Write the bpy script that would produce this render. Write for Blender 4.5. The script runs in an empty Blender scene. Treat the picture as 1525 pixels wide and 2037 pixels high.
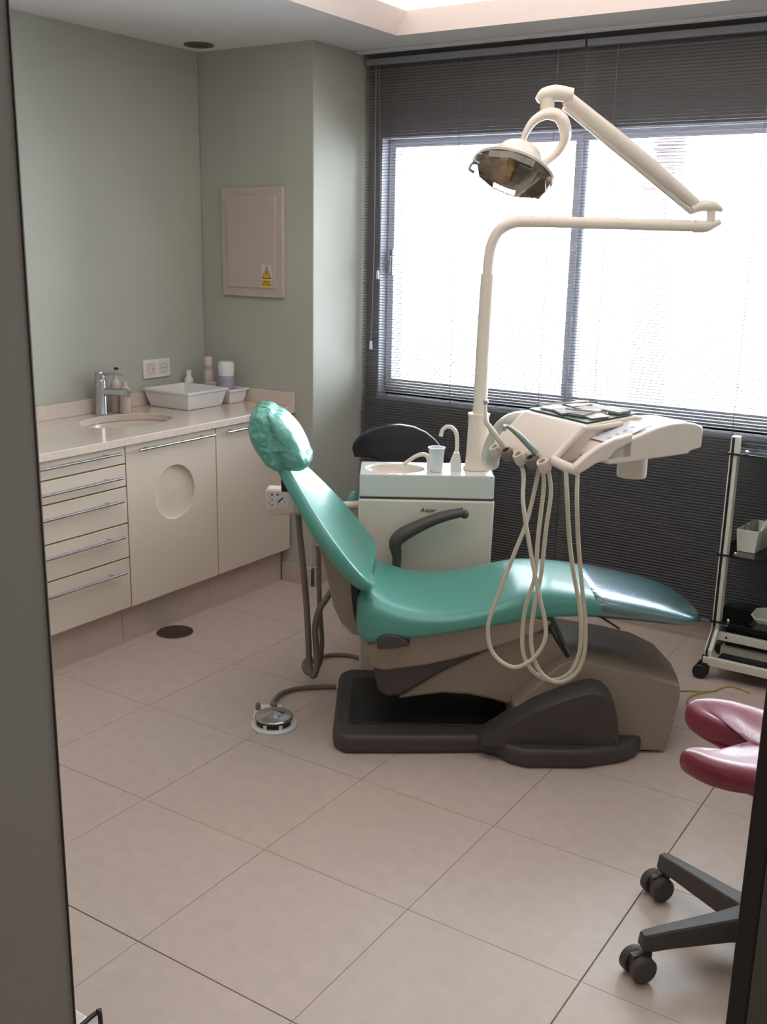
import bpy, math, random
from mathutils import Vector, Matrix, noise
random.seed(7)
sc = bpy.context.scene
col = sc.collection

# ------------------------------------------------------------------ camera
CAM = Vector((2.02899, -1.43554, 1.57216))
FPX, YAW, PIT, ROL = 2055.12, -0.573568, 0.253449, 0.0198404
FW = Vector((math.sin(YAW)*math.cos(PIT), math.cos(YAW)*math.cos(PIT), -math.sin(PIT)))
_r = FW.cross(Vector((0, 0, 1))).normalized(); _u = _r.cross(FW)
RT = _r*math.cos(ROL)+_u*math.sin(ROL); UP = -_r*math.sin(ROL)+_u*math.cos(ROL)
cd = bpy.data.cameras.new('camera'); cam = bpy.data.objects.new('camera', cd); col.objects.link(cam)
cd.sensor_fit = 'HORIZONTAL'; cd.sensor_width = 36; cd.lens = FPX/1525*36; cd.clip_start = .02; cd.clip_end = 200
Mc = Matrix((RT, UP, -FW)).transposed().to_4x4(); Mc.translation = CAM
cam.matrix_world = Mc; sc.camera = cam

# ------------------------------------------------------------------ world, lights, exposure
wd = bpy.data.worlds.new('sky'); sc.world = wd; wd.use_nodes = True
bg = wd.node_tree.nodes['Background']; bg.inputs[0].default_value = (0.86, 0.93, 1.0, 1); bg.inputs[1].default_value = 26.0
sc.view_settings.view_transform = 'Standard'; sc.view_settings.look = 'None'
sc.view_settings.exposure = 0.0; sc.view_settings.gamma = 1.0; sc.view_settings.use_curve_mapping = False
PANEL_STRENGTH = 1.55
PANEL_COLOR = (1.0, 0.945, 0.90)
pl = bpy.data.lights.new('window_portal', 'AREA'); pl.shape = 'RECTANGLE'; pl.size = 3.2; pl.size_y = 1.25
pl.cycles.is_portal = True
plo = bpy.data.objects.new('window_portal', pl); col.objects.link(plo)
plo.location = (.85, 2.93, 1.45); plo.rotation_euler = (math.radians(-90), 0, 0)   # its -Z looks into the room (towards -y)
cl = bpy.data.lights.new('corridor_fill', 'AREA'); cl.shape = 'RECTANGLE'; cl.size = 1.2; cl.size_y = .6; cl.energy = 16; cl.color = (1, .92, .84)  # added fill light for the jamb and near floor, not a known lamp
clo = bpy.data.objects.new('corridor_fill', cl); col.objects.link(clo); clo.location = (2.2, -2.6, 2.38)

# ------------------------------------------------------------------ frames
HD = Vector((FW.x, FW.y, 0)).normalized(); RH = Vector((HD.y, -HD.x, 0)); ANG = math.atan2(RH.y, RH.x)
def G(u, w, z): return Vector((CAM.x, CAM.y, 0))+RH*u+HD*w+Vector((0, 0, z))      # chair frame -> room
def _ray(px, py): return FW+RT*(px-762.5)/FPX-UP*(py-1018.5)/FPX
def P(px, py, w):                                                                   # measured point at depth w (chair frame)
    d = _ray(px, py); t = w/d.dot(HD); q = CAM+d*t; return (d.dot(RH)*t, w, q.z)
def Z(px, py, z):
    d = _ray(px, py); t = (z-CAM.z)/d.z; return (d.dot(RH)*t, d.dot(HD)*t, z)
def HIT(px, py, ax, v):                                                             # room point on plane axis=v
    d = _ray(px, py); k = 'xyz'.index(ax); return CAM+d*((v-CAM[k])/d[k])
def PV(px, py, p0, d2):                                                             # point on a vertical plane in chair frame
    D = _ray(px, py); D = (D.dot(RH), D.dot(HD), D.z); n = (d2[1], -d2[0])
    t = (n[0]*p0[0]+n[1]*p0[1])/(n[0]*D[0]+n[1]*D[1]); return (D[0]*t, D[1]*t, CAM.z+D[2]*t)
def Gs(pts): return [G(*p) for p in pts]

# ------------------------------------------------------------------ materials
def lin(c): return tuple((x/12.92 if x <= .04045 else ((x+.055)/1.055)**2.4) for x in c)
def mat(name, rgb, rough=.5, metal=0., coat=0., var=0., scale=8., bump=0., bscale=60., emit=None, estr=0., spec=.5, trans=0., aniso=None, sub=0.):
    m = bpy.data.materials.new(name); m.use_nodes = True; nt = m.node_tree; b = nt.nodes['Principled BSDF']
    c = lin(tuple(x/255 for x in rgb)); b.inputs['Base Color'].default_value = (*c, 1)
    b.inputs['Roughness'].default_value = rough; b.inputs['Metallic'].default_value = metal
    b.inputs['Coat Weight'].default_value = coat; b.inputs['Coat Roughness'].default_value = .08
    b.inputs['Specular IOR Level'].default_value = spec; b.inputs['Transmission Weight'].default_value = trans
    if emit: b.inputs['Emission Color'].default_value = (*emit, 1); b.inputs['Emission Strength'].default_value = estr
    tc = nt.nodes.new('ShaderNodeTexCoord')
    if var:
        n = nt.nodes.new('ShaderNodeTexNoise'); n.inputs['Scale'].default_value = scale; n.inputs['Detail'].default_value = 6
        nt.links.new(tc.outputs['Object'], n.inputs['Vector'])
        r = nt.nodes.new('ShaderNodeValToRGB'); r.color_ramp.elements[0].position = .3; r.color_ramp.elements[1].position = .7
        r.color_ramp.elements[0].color = (*[max(0, x*(1-var)) for x in c], 1); r.color_ramp.elements[1].color = (*[min(1, x*(1+var)) for x in c], 1)
        nt.links.new(n.outputs['Fac'], r.inputs['Fac']); nt.links.new(r.outputs['Color'], b.inputs['Base Color'])
    if bump:
        n = nt.nodes.new('ShaderNodeTexNoise'); n.inputs['Scale'].default_value = bscale; n.inputs['Detail'].default_value = 4
        nt.links.new(tc.outputs['Object'], n.inputs['Vector'])
        bp = nt.nodes.new('ShaderNodeBump'); bp.inputs['Strength'].default_value = bump; bp.inputs['Distance'].default_value = .004 if bscale > 40 else .012
        nt.links.new(n.outputs['Fac'], bp.inputs['Height']); nt.links.new(bp.outputs['Normal'], b.inputs['Normal'])
    return m
def glassmat(name, tint, gloss=.08, rough=.02, grgb=(1, 1, 1)):
    m = bpy.data.materials.new(name); m.use_nodes = True; nt = m.node_tree; nt.nodes.remove(nt.nodes['Principled BSDF'])
    t = nt.nodes.new('ShaderNodeBsdfTransparent'); t.inputs[0].default_value = (*tint, 1)
    g = nt.nodes.new('ShaderNodeBsdfGlossy'); g.inputs['Roughness'].default_value = rough; g.inputs['Color'].default_value = (*grgb, 1)
    x = nt.nodes.new('ShaderNodeMixShader'); f = nt.nodes.new('ShaderNodeFresnel'); f.inputs[0].default_value = 1.45
    a = nt.nodes.new('ShaderNodeMath'); a.operation = 'ADD'; a.inputs[1].default_value = gloss-.04; a.use_clamp = True
    nt.links.new(f.outputs[0], a.inputs[0]); nt.links.new(a.outputs[0], x.inputs[0])
    nt.links.new(t.outputs[0], x.inputs[1]); nt.links.new(g.outputs[0], x.inputs[2])
    nt.links.new(x.outputs[0], nt.nodes['Material Output'].inputs[0]); return m
M = {}
M['wall'] = mat('sage_paint', (184, 184, 174), .75, var=.03, scale=3, bump=.06, bscale=140)
M['corridor'] = mat('corridor_paint', (140, 132, 124), .8, var=.03, scale=3)
M['ceiling'] = mat('ceiling_paint', (236, 234, 236), .85, var=.02, scale=3)
M['tile'] = mat('stone_tile', (204, 186, 175), .33, var=.045, scale=22, bump=.02, bscale=90, spec=.45)
M['grout'] = mat('grout', (150, 134, 124), .9, var=.1)
M['cab'] = mat('cream_laminate', (222, 207, 190), .38, var=.015, scale=5)
M['cabin'] = mat('cabinet_carcass', (168, 154, 142), .7, var=.03)
M['counter'] = mat('beige_quartz', (222, 206, 194), .12, var=.05, scale=40, coat=.3)
M['chrome'] = mat('brushed_chrome', (200, 200, 205), .22, metal=1, var=.02)
M['ceramic'] = mat('sink_ceramic', (226, 212, 200), .12, var=.01)
M['frame'] = mat('window_aluminium', (218, 216, 226), .4, var=.02)
M['slat'] = mat('blind_slat', (114, 113, 119), .42, metal=.25, var=.05, scale=3)
M['rail'] = mat('blind_rail', (140, 138, 146), .5, metal=.2, var=.03)
M['winwall'] = mat('window_wall_backlit', (150, 145, 144), .8, var=.03, scale=3)  # backlit shade is put into this darker wall colour
M['dark'] = mat('dark_slot', (38, 36, 38), .8, var=.05)
M['glass'] = glassmat('window_glass', (.96, .98, .98), .06)
M['uniteW'] = mat('ivory_plastic', (232, 218, 206), .3, var=.012, scale=4, coat=.15)
M['cusp'] = mat('white_glazed', (226, 224, 220), .14, var=.01, coat=.4)
M['green'] = mat('turquoise_vinyl', (90, 158, 146), .33, var=.04, scale=5, bump=.05, bscale=220, coat=.15)
M['greenwrap'] = mat('turquoise_plastic_wrap', (106, 176, 162), .33, var=.16, scale=18, bump=1.0, bscale=24, coat=.3)
M['footcover'] = glassmat('clear_foot_cover', (.84, .90, .95), .24, .20, (.80, .90, 1.0))
M['taupe'] = mat('taupe_plastic', (150, 134, 120), .42, var=.03, scale=6)
M['darkpl'] = mat('anthracite_plastic', (72, 64, 62), .5, var=.05, scale=10, bump=.1, bscale=300)
M['black'] = mat('black_plastic', (24, 23, 26), .45, var=.05)
M['blackv'] = mat('black_vinyl', (22, 22, 32), .3, var=.05, coat=.2)
M['armrest'] = mat('armrest_plastic', (78, 70, 68), .45, var=.04)
M['hosegrey'] = mat('grey_hose', (128, 118, 110), .5, var=.05)
M['hose'] = mat('beige_hose', (206, 196, 176), .4, var=.04)
M['burg'] = mat('burgundy_vinyl', (132, 40, 62), .42, var=.06, scale=7, bump=.08, bscale=260, coat=.15)
M['white'] = mat('white_plastic', (234, 232, 232), .3, var=.01)
M['cup'] = mat('cup_plastic', (240, 238, 244), .35, var=.01)
M['steel'] = mat('pedal_steel', (190, 190, 192), .25, metal=1, var=.04)
M['greymetal'] = mat('tool_grey', (150, 158, 156), .3, metal=.7, var=.03)
M['trolley'] = mat('trolley_white', (226, 220, 208), .35, var=.02)
M['shelf'] = glassmat('shelf_glass', (.55, .68, .70), .12, .03)
M['drain'] = mat('brown_cover', (84, 66, 62), .45, metal=.4, var=.15, scale=30)
M['yellow'] = mat('yellow_cable', (190, 160, 96), .5, var=.03)
M['sticker'] = mat('sticker_yellow', (236, 178, 30), .5, var=.02)
M['stickerw'] = mat('sticker_white', (214, 206, 206), .5, var=.01)
M['ink'] = mat('print_dark', (62, 38, 30), .6, var=.02)
M['ink2'] = mat('print_grey', (84, 84, 88), .6, var=.02)
M['emit'] = mat('light_diffuser', (255, 250, 245), .6, emit=PANEL_COLOR, estr=PANEL_STRENGTH, var=.005)
M['cove'] = mat('cove_white', (250, 234, 228), .7, var=.01)
M['brick'] = mat('red_brick', (70, 49, 49), .8, var=.12, scale=4)
M['stonew'] = mat('pale_stone', (104, 94, 94), .8, var=.05, scale=4)
M['paper'] = mat('paper_packet', (150, 142, 137), .6, var=.06, scale=30)
M['papergreen'] = mat('instrument_mat', (44, 70, 62), .5, var=.08)
M['lavender'] = mat('label_lavender', (176, 168, 188), .5, var=.08, scale=60)
M['pink'] = mat('label_pink', (206, 150, 158), .5, var=.05)
M['soap'] = mat('soap_bottle', (214, 200, 190), .18, var=.02, coat=.3)
M['beigebox'] = mat('panel_cream', (198, 182, 172), .5, var=.02)
M['blue'] = mat('blue_box', (28, 52, 92), .45, var=.04)
M['mirror'] = mat('lamp_reflector', (222, 204, 184), .34, metal=.8, var=.06, scale=18)
M['keypad'] = mat('keypad_film', (222, 222, 230), .12, var=.02, coat=.4)
M['teal'] = mat('teal_plastic', (96, 150, 148), .4, var=.03)
M['led'] = mat('lamp_bulb_cover', (236, 206, 120), .3, var=.03)
M['rubber'] = mat('door_seal', (56, 50, 47), .7, var=.05)
M['doorgrey'] = mat('greenish_door', (92, 98, 88), .5, var=.03)
M['brass'] = mat('downlight_trim', (120, 104, 74), .5, metal=.3, var=.05)

# ------------------------------------------------------------------ mesh helpers
WM = {}
def crs(pts, k=6):
    p = [Vector(q) for q in pts]; o = []
    if len(p) < 3: return p
    for i in range(len(p)-1):
        a = p[i-1] if i else p[0]*2-p[1]; b = p[i]; c = p[i+1]; d = p[i+2] if i+2 < len(p) else p[-1]*2-p[-2]
        for j in range(k):
            t = j/k; o.append(.5*((2*b)+(c-a)*t+(2*a-5*b+4*c-d)*t*t+(3*b-a-3*c+d)*t**3))
    o.append(p[-1]); return o
class B:
    def __init__(s): s.v = []; s.f = []
    def add(s, v, f):
        n = len(s.v); s.v += [Vector(q) for q in v]; s.f += [tuple(i+n for i in q) for q in f]; return s
    def box(s, lo, hi):
        x0, y0, z0 = lo; x1, y1, z1 = hi
        return s.add([(x0,y0,z0),(x1,y0,z0),(x1,y1,z0),(x0,y1,z0),(x0,y0,z1),(x1,y0,z1),(x1,y1,z1),(x0,y1,z1)],
              [(0,3,2,1),(4,5,6,7),(0,1,5,4),(1,2,6,5),(2,3,7,6),(3,0,4,7)])
    def obox(s, c, ax, ay, az):
        c, ax, ay, az = map(Vector, (c, ax, ay, az)); v = [c+ax*i+ay*j+az*k for k in (-1, 1) for i, j in ((-1,-1),(1,-1),(1,1),(-1,1))]
        return s.add(v, [(0,3,2,1),(4,5,6,7),(0,1,5,4),(1,2,6,5),(2,3,7,6),(3,0,4,7)])
    def prism(s, ring, off):
        ring = [Vector(q) for q in ring]; off = Vector(off); n = len(ring)
        return s.add(ring+[q+off for q in ring], [tuple(range(n))[::-1], tuple(range(n, 2*n))]+[(i, (i+1) % n, n+(i+1) % n, n+i) for i in range(n)])
    def loft(s, rings, cap=True, closed=False):
        n = len(rings[0]); v = [q for r in rings for q in r]; f = []; m = len(rings)
        for i in range(m if closed else m-1):
            for j in range(n): f.append((i*n+j, i*n+(j+1) % n, ((i+1) % m)*n+(j+1) % n, ((i+1) % m)*n+j))
        if cap and not closed: f += [tuple(range(n))[::-1], tuple(range((m-1)*n, m*n))]
        return s.add(v, f)
    def tube(s, pts, r, n=12, k=6, closed=False, flat=1., ref=None):
        p = crs(pts, k) if k else [Vector(q) for q in pts]; m = len(p)
        if not isinstance(r, (list, tuple)): rr = [r]*m
        else:
            rr = []
            for i in range(m):
                t = i/(m-1)*(len(r)-1); a = min(int(t), len(r)-2); rr.append(r[a]+(r[a+1]-r[a])*(t-a))
        rings = []; nrm = None
        for i in range(m):
            if closed: t = (p[(i+1) % m]-p[i-1]).normalized()
            else: t = (p[min(i+1, m-1)]-p[max(i-1, 0)]).normalized()
            if nrm is None:
                nrm = Vector(ref) if ref is not None else (Vector((0, 0, 1)) if abs(t.z) < .9 else Vector((1, 0, 0)))
            nrm = (nrm-t*nrm.dot(t)).normalized(); bn = t.cross(nrm)
            rings.append([p[i]+(nrm*math.cos(2*math.pi*j/n)+bn*flat*math.sin(2*math.pi*j/n))*rr[i] for j in range(n)])
        return s.loft(rings, cap=True, closed=closed)
    def lathe(s, prof, c=(0, 0, 0), axis=(0, 0, 1), n=28, cap=True, sx=1., xref=None):
        a = Vector(axis).normalized(); x = Vector(xref) if xref is not None else (Vector((1, 0, 0)) if abs(a.x) < .9 else Vector((0, 1, 0)))
        x = (x-a*x.dot(a)).normalized(); y = a.cross(x); c = Vector(c)
        return s.loft([[c+a*h+(x*math.cos(2*math.pi*j/n)*sx+y*math.sin(2*math.pi*j/n))*max(r, 1e-4) for j in range(n)] for r, h in prof], cap=cap)
    def ell(s, c, r, n=20, m=12, fn=None, ax=None):
        c = Vector(c); rings = []
        for i in range(1, m):
            ph = math.pi*i/m; ring = []
            for j in range(n):
                th = 2*math.pi*j/n; q = Vector((math.sin(ph)*math.cos(th)*r[0], math.sin(ph)*math.sin(th)*r[1], math.cos(ph)*r[2]))
                if fn: q = fn(q)
                ring.append(c+(ax @ q if ax else q))
            rings.append(ring)
        return s.loft(rings)
    def build(s, name, mt, parent=None, bevel=0, seg=2, smooth=True, sub=0, ang=38, label=None, recalc=True, base=None):
        me = bpy.data.meshes.new(name); Wp = WM[parent.name] if parent is not None else None
        if Wp is None: Wp = Matrix.Translation(base) if base is not None else Matrix.Identity(4)
        inv = Wp.inverted(); me.from_pydata([inv @ q for q in s.v], [], s.f); me.validate(); me.update()
        if recalc:
            import bmesh
            bm = bmesh.new(); bm.from_mesh(me); bmesh.ops.remove_doubles(bm, verts=bm.verts, dist=1e-5); bmesh.ops.recalc_face_normals(bm, faces=bm.faces); bm.to_mesh(me); bm.free()
        if smooth:
            for p in me.polygons: p.use_smooth = True
            if not sub and hasattr(me, 'set_sharp_from_angle'): me.set_sharp_from_angle(angle=math.radians(ang))
        me.materials.append(M[mt] if isinstance(mt, str) else mt)
        o = bpy.data.objects.new(name, me); col.objects.link(o)
        if parent is not None: o.parent = parent
        else: o.matrix_world = Wp
        WM[o.name] = Wp
        if bevel:
            b = o.modifiers.new('bevel', 'BEVEL'); b.width = bevel; b.segments = seg; b.limit_method = 'ANGLE'; b.angle_limit = math.radians(ang); b.harden_normals = False
        if sub:
            b = o.modifiers.new('sub', 'SUBSURF'); b.levels = sub; b.render_levels = sub
        if label: o['label'] = label
        return o
def thing(name, loc, label, cat, group=None, rz=0.):
    o = bpy.data.objects.new(name, None); col.objects.link(o); o.location = loc; o.rotation_euler = (0, 0, rz); o.empty_display_size = .05
    WM[o.name] = Matrix.Translation(loc) @ Matrix.Rotation(rz, 4, 'Z')
    o['label'] = label; o['category'] = cat
    if group: o['group'] = group
    return o
def tag(o, label, cat, group=None):
    o['label'] = label; o['category'] = cat
    if group: o['group'] = group
    return o
def struct(o): o['kind'] = 'structure'; return o
def circ(c, r, ax, ay, n=32): c = Vector(c); ax = Vector(ax); ay = Vector(ay); return [c+ax*r*math.cos(2*math.pi*i/n)+ay*r*math.sin(2*math.pi*i/n) for i in range(n)]
def hole_plate(b, o, ex, ey, W, H, cx, cy, rx, ry, thick, ez, n=48, bottom=True):
    """rectangle W x H (origin o, axes ex, ey) with an elliptical hole; thickness along -ez"""
    o = Vector(o); ex = Vector(ex); ey = Vector(ey); ez = Vector(ez); inn = []; out = []
    ang = sorted([2*math.pi*i/n for i in range(n)]+[math.atan2(y-cy, x-cx) % (2*math.pi) for x in (0, W) for y in (0, H)])
    for a in ang:
        c, s_ = math.cos(a), math.sin(a); ts = []
        if c > 1e-9: ts.append((W-cx)/c)
        if c < -1e-9: ts.append(-cx/c)
        if s_ > 1e-9: ts.append((H-cy)/s_)
        if s_ < -1e-9: ts.append(-cy/s_)
        t = min(ts); out.append((cx+c*t, cy+s_*t)); rr = 1/math.sqrt((c/rx)**2+(s_/ry)**2); inn.append((cx+c*rr, cy+s_*rr))
    f = lambda q, d: o+ex*q[0]+ey*q[1]-ez*d
    it, ot, ib, ob = [f(q, 0) for q in inn], [f(q, 0) for q in out], [f(q, thick) for q in inn], [f(q, thick) for q in out]
    b.loft([it, ot, ob, ib], cap=False, closed=True); return inn
def text(body, size, name, mt, parent, mtx, extr=.0003, shear=0., align='CENTER'):
    cu = bpy.data.curves.new(name, 'FONT'); cu.body = body; cu.size = size; cu.extrude = extr; cu.shear = shear; cu.align_x = align; cu.align_y = 'CENTER'
    to = bpy.data.objects.new('tmp_text', cu); col.objects.link(to); dg = bpy.context.evaluated_depsgraph_get(); dg.update()
    me = bpy.data.meshes.new_from_object(to.evaluated_get(dg)); bpy.data.objects.remove(to)
    me.transform(WM[parent.name].inverted() @ mtx); me.materials.clear(); me.materials.append(M[mt])
    o = bpy.data.objects.new(name, me); col.objects.link(o); o.parent = parent; WM[o.name] = WM[parent.name]; return o
def basis(o, x, y, z):
    m = Matrix((Vector(x).normalized(), Vector(y).normalized(), Vector(z).normalized())).transposed().to_4x4(); m.translation = Vector(o); return m

# ================================================================== room
XL, YB, XC, YW, ZC = -1.42, 2.29, -.77, 2.715, 2.39
YF = -.61; XR = 2.75
TS, TSY = .45, .45624
# floor: base slab with recessed joints and one piece per tile
fb = struct(B().box((-1.6, -4.2, -.12), (3.4, 3.0, -.004)).build('floor', 'grout', smooth=False))
tm = {}
for i in range(-4, 8):
    for j in range(-10, 8):
        x0, x1 = max(i*TS, -1.44), min((i+1)*TS, XR+.02); y0, y1 = max(j*TSY, -4.1), min((j+1)*TSY, YW+.02)
        if x1-x0 < .02 or y1-y0 < .02: continue
        gw = lambda k, dark: .0019 if k == dark else .0008      # a few joints are opened wider than the rest
        ga, gb, gc, gd = gw(i, 3), gw(i+1, 3), gw(j, 0), gw(j+1, 0); key = (round(x1-x0, 4), round(y1-y0, 4), ga, gb, gc, gd)
        if key not in tm:
            bb = B().box((ga, gc, -.006), (x1-x0-gb, y1-y0-gd, 0)); t = bb.build('tile', 'tile', fb, smooth=False); tm[key] = t.data
        else:
            t = bpy.data.objects.new('tile', tm[key]); col.objects.link(t); t.parent = fb
        t.location = (x0, y0, random.uniform(-.0002, .0002))
struct(B().box((XL-.15, YF, 0), (XL, YB+.15, 2.6)).build('wall_left', 'wall', smooth=False))
wb = struct(B().box((XL, YB, 0), (XC, 3.0, 2.6)).build('wall_back', 'wall', bevel=.004))
# flush access hatch in the back wall
for a, b_ in (((-1.205, 2.208), (-.94, 2.2105)), ((-.9425, 1.93), (-.94, 2.208)), ((-1.205, 1.93), (-1.2025, 2.208))):
    B().box((a[0], YB-.0012, a[1]), (b_[0], YB+.002, b_[1])).build('hatch_joint', 'wall', wb, smooth=False)
# window wall with opening
WX0, WX1, WZ0, WZ1 = -.70, 2.50, .875, 2.04
b = B(); b.box((XC, YW, 0), (XR+.15, YW+.2, WZ0)); b.box((XC, YW, WZ1), (XR+.15, YW+.2, 2.6))
b.box((XC, YW, WZ0), (WX0, YW+.2, WZ1)); b.box((WX1, YW, WZ0), (XR+.15, YW+.2, WZ1))
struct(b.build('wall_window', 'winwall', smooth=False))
struct(B().box((XR, YF, 0), (XR+.15, YW+.2, 2.6)).build('wall_right', 'wall', smooth=False))
# front wall with doorway
JX0, JX1 = .984, 1.895
b = B(); b.box((XL-.15, YF-.14, 0), (JX0, YF, 2.6)); b.box((JX0, YF-.14, 2.08), (JX1, YF, 2.6)); struct(b.build('wall_front', 'corridor', smooth=False))
struct(B().box((JX1-.003, YF-.03, 0), (XR+.15, YF, 2.6)).build('wall_front_right', 'doorgrey', smooth=False))
struct(B().box((JX1-.020, YF-.03, 0), (JX1-.003, YF, 2.08)).build('trim_1', 'rubber', bevel=.003))
struct(B().tube([(JX0, YF-.003, 0), (JX0+.001, YF-.003, .7), (JX0, YF-.003, 1.3), (JX0+.001, YF-.003, 2.08)], .0015, n=8, k=8).build('trim_2', 'rubber'))
# corridor behind the camera
b = B(); b.box((-1.57, -4.1, 0), (-1.42, YF-.14, 2.6)); b.box((XR, -4.1, 0), (XR+.15, YF, 2.6)); b.box((-1.57, -4.25, 0), (XR+.15, -4.1, 2.6))
struct(b.build('wall_corridor', 'corridor', smooth=False))
# ceiling with light recess and curtain slot
LX0, LX1, LY0, LY1 = -.415, 1.75, .05, 2.375
b = B()
for (x0, y0, x1, y1) in ((-1.6, -4.25, XR+.2, LY0), (-1.6, LY0, LX0, LY1), (LX1, LY0, XR+.2, LY1), (-1.6, LY1, XR+.2, 2.575)):
    b.box((x0, y0, ZC), (x1, y1, ZC+.05))
b.box((-1.6, -4.25, ZC+.14), (XR+.2, 3.0, ZC+.25)); b.box((-1.6, 2.56, ZC+.01), (XR+.2, 2.575, ZC+.14))
struct(b.build('ceiling', 'ceiling', smooth=False))
struct(B().box((XC, 2.575, ZC+.04), (XR, YW, ZC+.139)).build('trim_3', 'dark', smooth=False))
# ceiling light
lt = thing('ceiling_light', ((LX0+LX1)/2, (LY0+LY1)/2, ZC), 'large recessed ceiling light box glowing warm white above the dental chair', 'ceiling light')
z1 = ZC+.085; ii = .05
b = B(); o4 = [(LX0, LY0), (LX1, LY0), (LX1, LY1), (LX0, LY1)]; i4 = [(LX0+ii, LY0+ii), (LX1-ii, LY0+ii), (LX1-ii, LY1-.015), (LX0+ii, LY1-.015)]
b.loft([[(x, y, ZC+.0) for x, y in o4], [(x, y, z1) for x, y in i4], [(x, y, z1+.005) for x, y in i4], [(x-.0, y, z1+.005) for x, y in o4]], cap=False, closed=False)
b.build('recess_frame', 'cove', lt, smooth=False, recalc=False)
B().box((LX0+ii-.02, LY0+ii-.02, z1+.001), (LX1-ii+.02, LY1+.0, z1+.02)).build('diffuser', 'emit', lt, smooth=False)
# curtain rail strips at the ceiling edge
tr = thing('curtain_rail', (.9, 2.61, ZC), 'light grey double curtain rail in the slot along the ceiling edge above the blinds', 'rail')
B().box((XC+.005, 2.592, ZC-.008), (XR-.01, 2.640, ZC+.012)).build('track', 'ceiling', tr, bevel=.002)
B().box((XC+.005, 2.60, ZC+.012), (XR-.01, 2.63, ZC+.05)).build('bracket', 'dark', tr)
# ceiling downlight
c = HIT(395, 88, 'z', ZC)
dl = thing('downlight', (c.x, c.y, ZC), 'small round brownish recessed spotlight in the ceiling above the left corner', 'ceiling light')
B().lathe([(.062, -.001), (.064, -.006), (.05, -.009), (.044, -.004), (.04, .0)], (c.x, c.y, ZC), cap=False).build('trim_ring', 'brass', dl)
B().lathe([(.001, -.001), (.042, -.0015), (.042, -.003), (.001, -.003)], (c.x, c.y, ZC)).build('lens', 'drain', dl)
# baseboards
sk = .09
for nm, lo, hi in (('baseboard_back', (-.945, YB-.012, 0), (XC+.012, YB, sk)), ('baseboard_column', (XC, YB-.012, 0), (XC+.012, YW, sk)), ('baseboard_window', (XC+.012, YW-.012, 0), (XR, YW, sk))):
    struct(B().box(lo, hi).build(nm, 'tile', bevel=.002))

# ------------------------------------------------------------------ window
FY0, FY1 = YW+.07, YW+.13
fr = struct(B().box((WX0, FY0, WZ0), (WX0+.012, FY1, WZ1)).box((WX1-.012, FY0, WZ0), (WX1, FY1, WZ1)).box((WX0, FY0, WZ0), (WX1, FY1, WZ0+.028)).box((WX0, FY0, WZ1-.012), (WX1, FY1, WZ1)).build('window_1', 'frame', bevel=.002))
for lo, hi in (((WX0-.001, YW-.004, WZ0), (WX0+.006, FY0, WZ1)), ((WX1-.006, YW-.004, WZ0), (WX1+.001, FY0, WZ1)), ((WX0, YW-.004, WZ1-.006), (WX1, FY0, WZ1+.001))):
    B().box(lo, hi).build('reveal_lining', 'frame', fr, bevel=.001)
B().box((WX0, YW-.012, WZ0-.025), (WX1, FY0, WZ0)).build('window_sill', 'frame', fr, bevel=.003)
for k, (x0, x1) in enumerate(((-.692, .283), (.228, 1.34), (1.32, 2.49))):
    y0, y1 = (FY0-.02, FY0+.012) if k != 1 else (FY0-.03, FY0+.005)
    w_ = .035 if k == 0 else .03
    za, zb = WZ0+.025, WZ1-.010
    s_ = B().box((x0, y0, za), (x0+w_, y1, zb)).box((x1-.035, y0, za), (x1, y1, zb)).box((x0+w_, y0, za), (x1-.035, y1, za+.05)).box((x0+w_, y0, zb-.03), (x1-.035, y1, zb)).build('sash', 'frame', fr, bevel=.002)
    B().box((x0+w_-.005, y0+.006, za+.045), (x1-.03, y0+.010, zb-.025)).build('pane', 'glass', s_, smooth=False)
    if k == 0:
        h = B().box((x0+.02, y0-.012, 1.43), (x0+.036, y0, 1.55)); h.tube([(x0+.028, y0-.008, 1.52), (x0+.028, y0-.022, 1.51), (x0+.028, y0-.024, 1.44)], .006, n=8); h.build('latch', 'rail', s_, bevel=.002)
# outside: brick tower seen overexposed
bt = thing('brick_tower', (-.9, 16.0, -8), 'pale red brick tower with a flared lower stage seen through the right window', 'building')
c0 = HIT(1322, 340, 'y', 16.0); sx = .19; cz = HIT(1310, 368, 'y', 16).z
nb_ = 0
zz = -8.0
bt2 = B(); bt2.box((c0.x-.16, 16.0, -8), (c0.x+.16, 16.4, 4.2)); bt2.box((c0.x-.30, 15.95, -8), (c0.x+.06, 16.4, cz)); bt2.build('shaft', 'stonew', bt)
for k in range(26):
    zk = cz-.9+k*.09; wd_ = .21 if zk > cz else .0
    x0, x1 = (c0.x-.20, c0.x+.20) if zk > cz else (c0.x-.33, c0.x+.09)
    o = B().box((x0, 15.93, zk), (x1, 16.42, zk+.045)).build('brick_course', 'brick', bt)
B().box((c0.x-.36, 15.9, cz-.05), (c0.x+.12, 16.45, cz+.02)).build('cornice', 'brick', bt)

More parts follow.
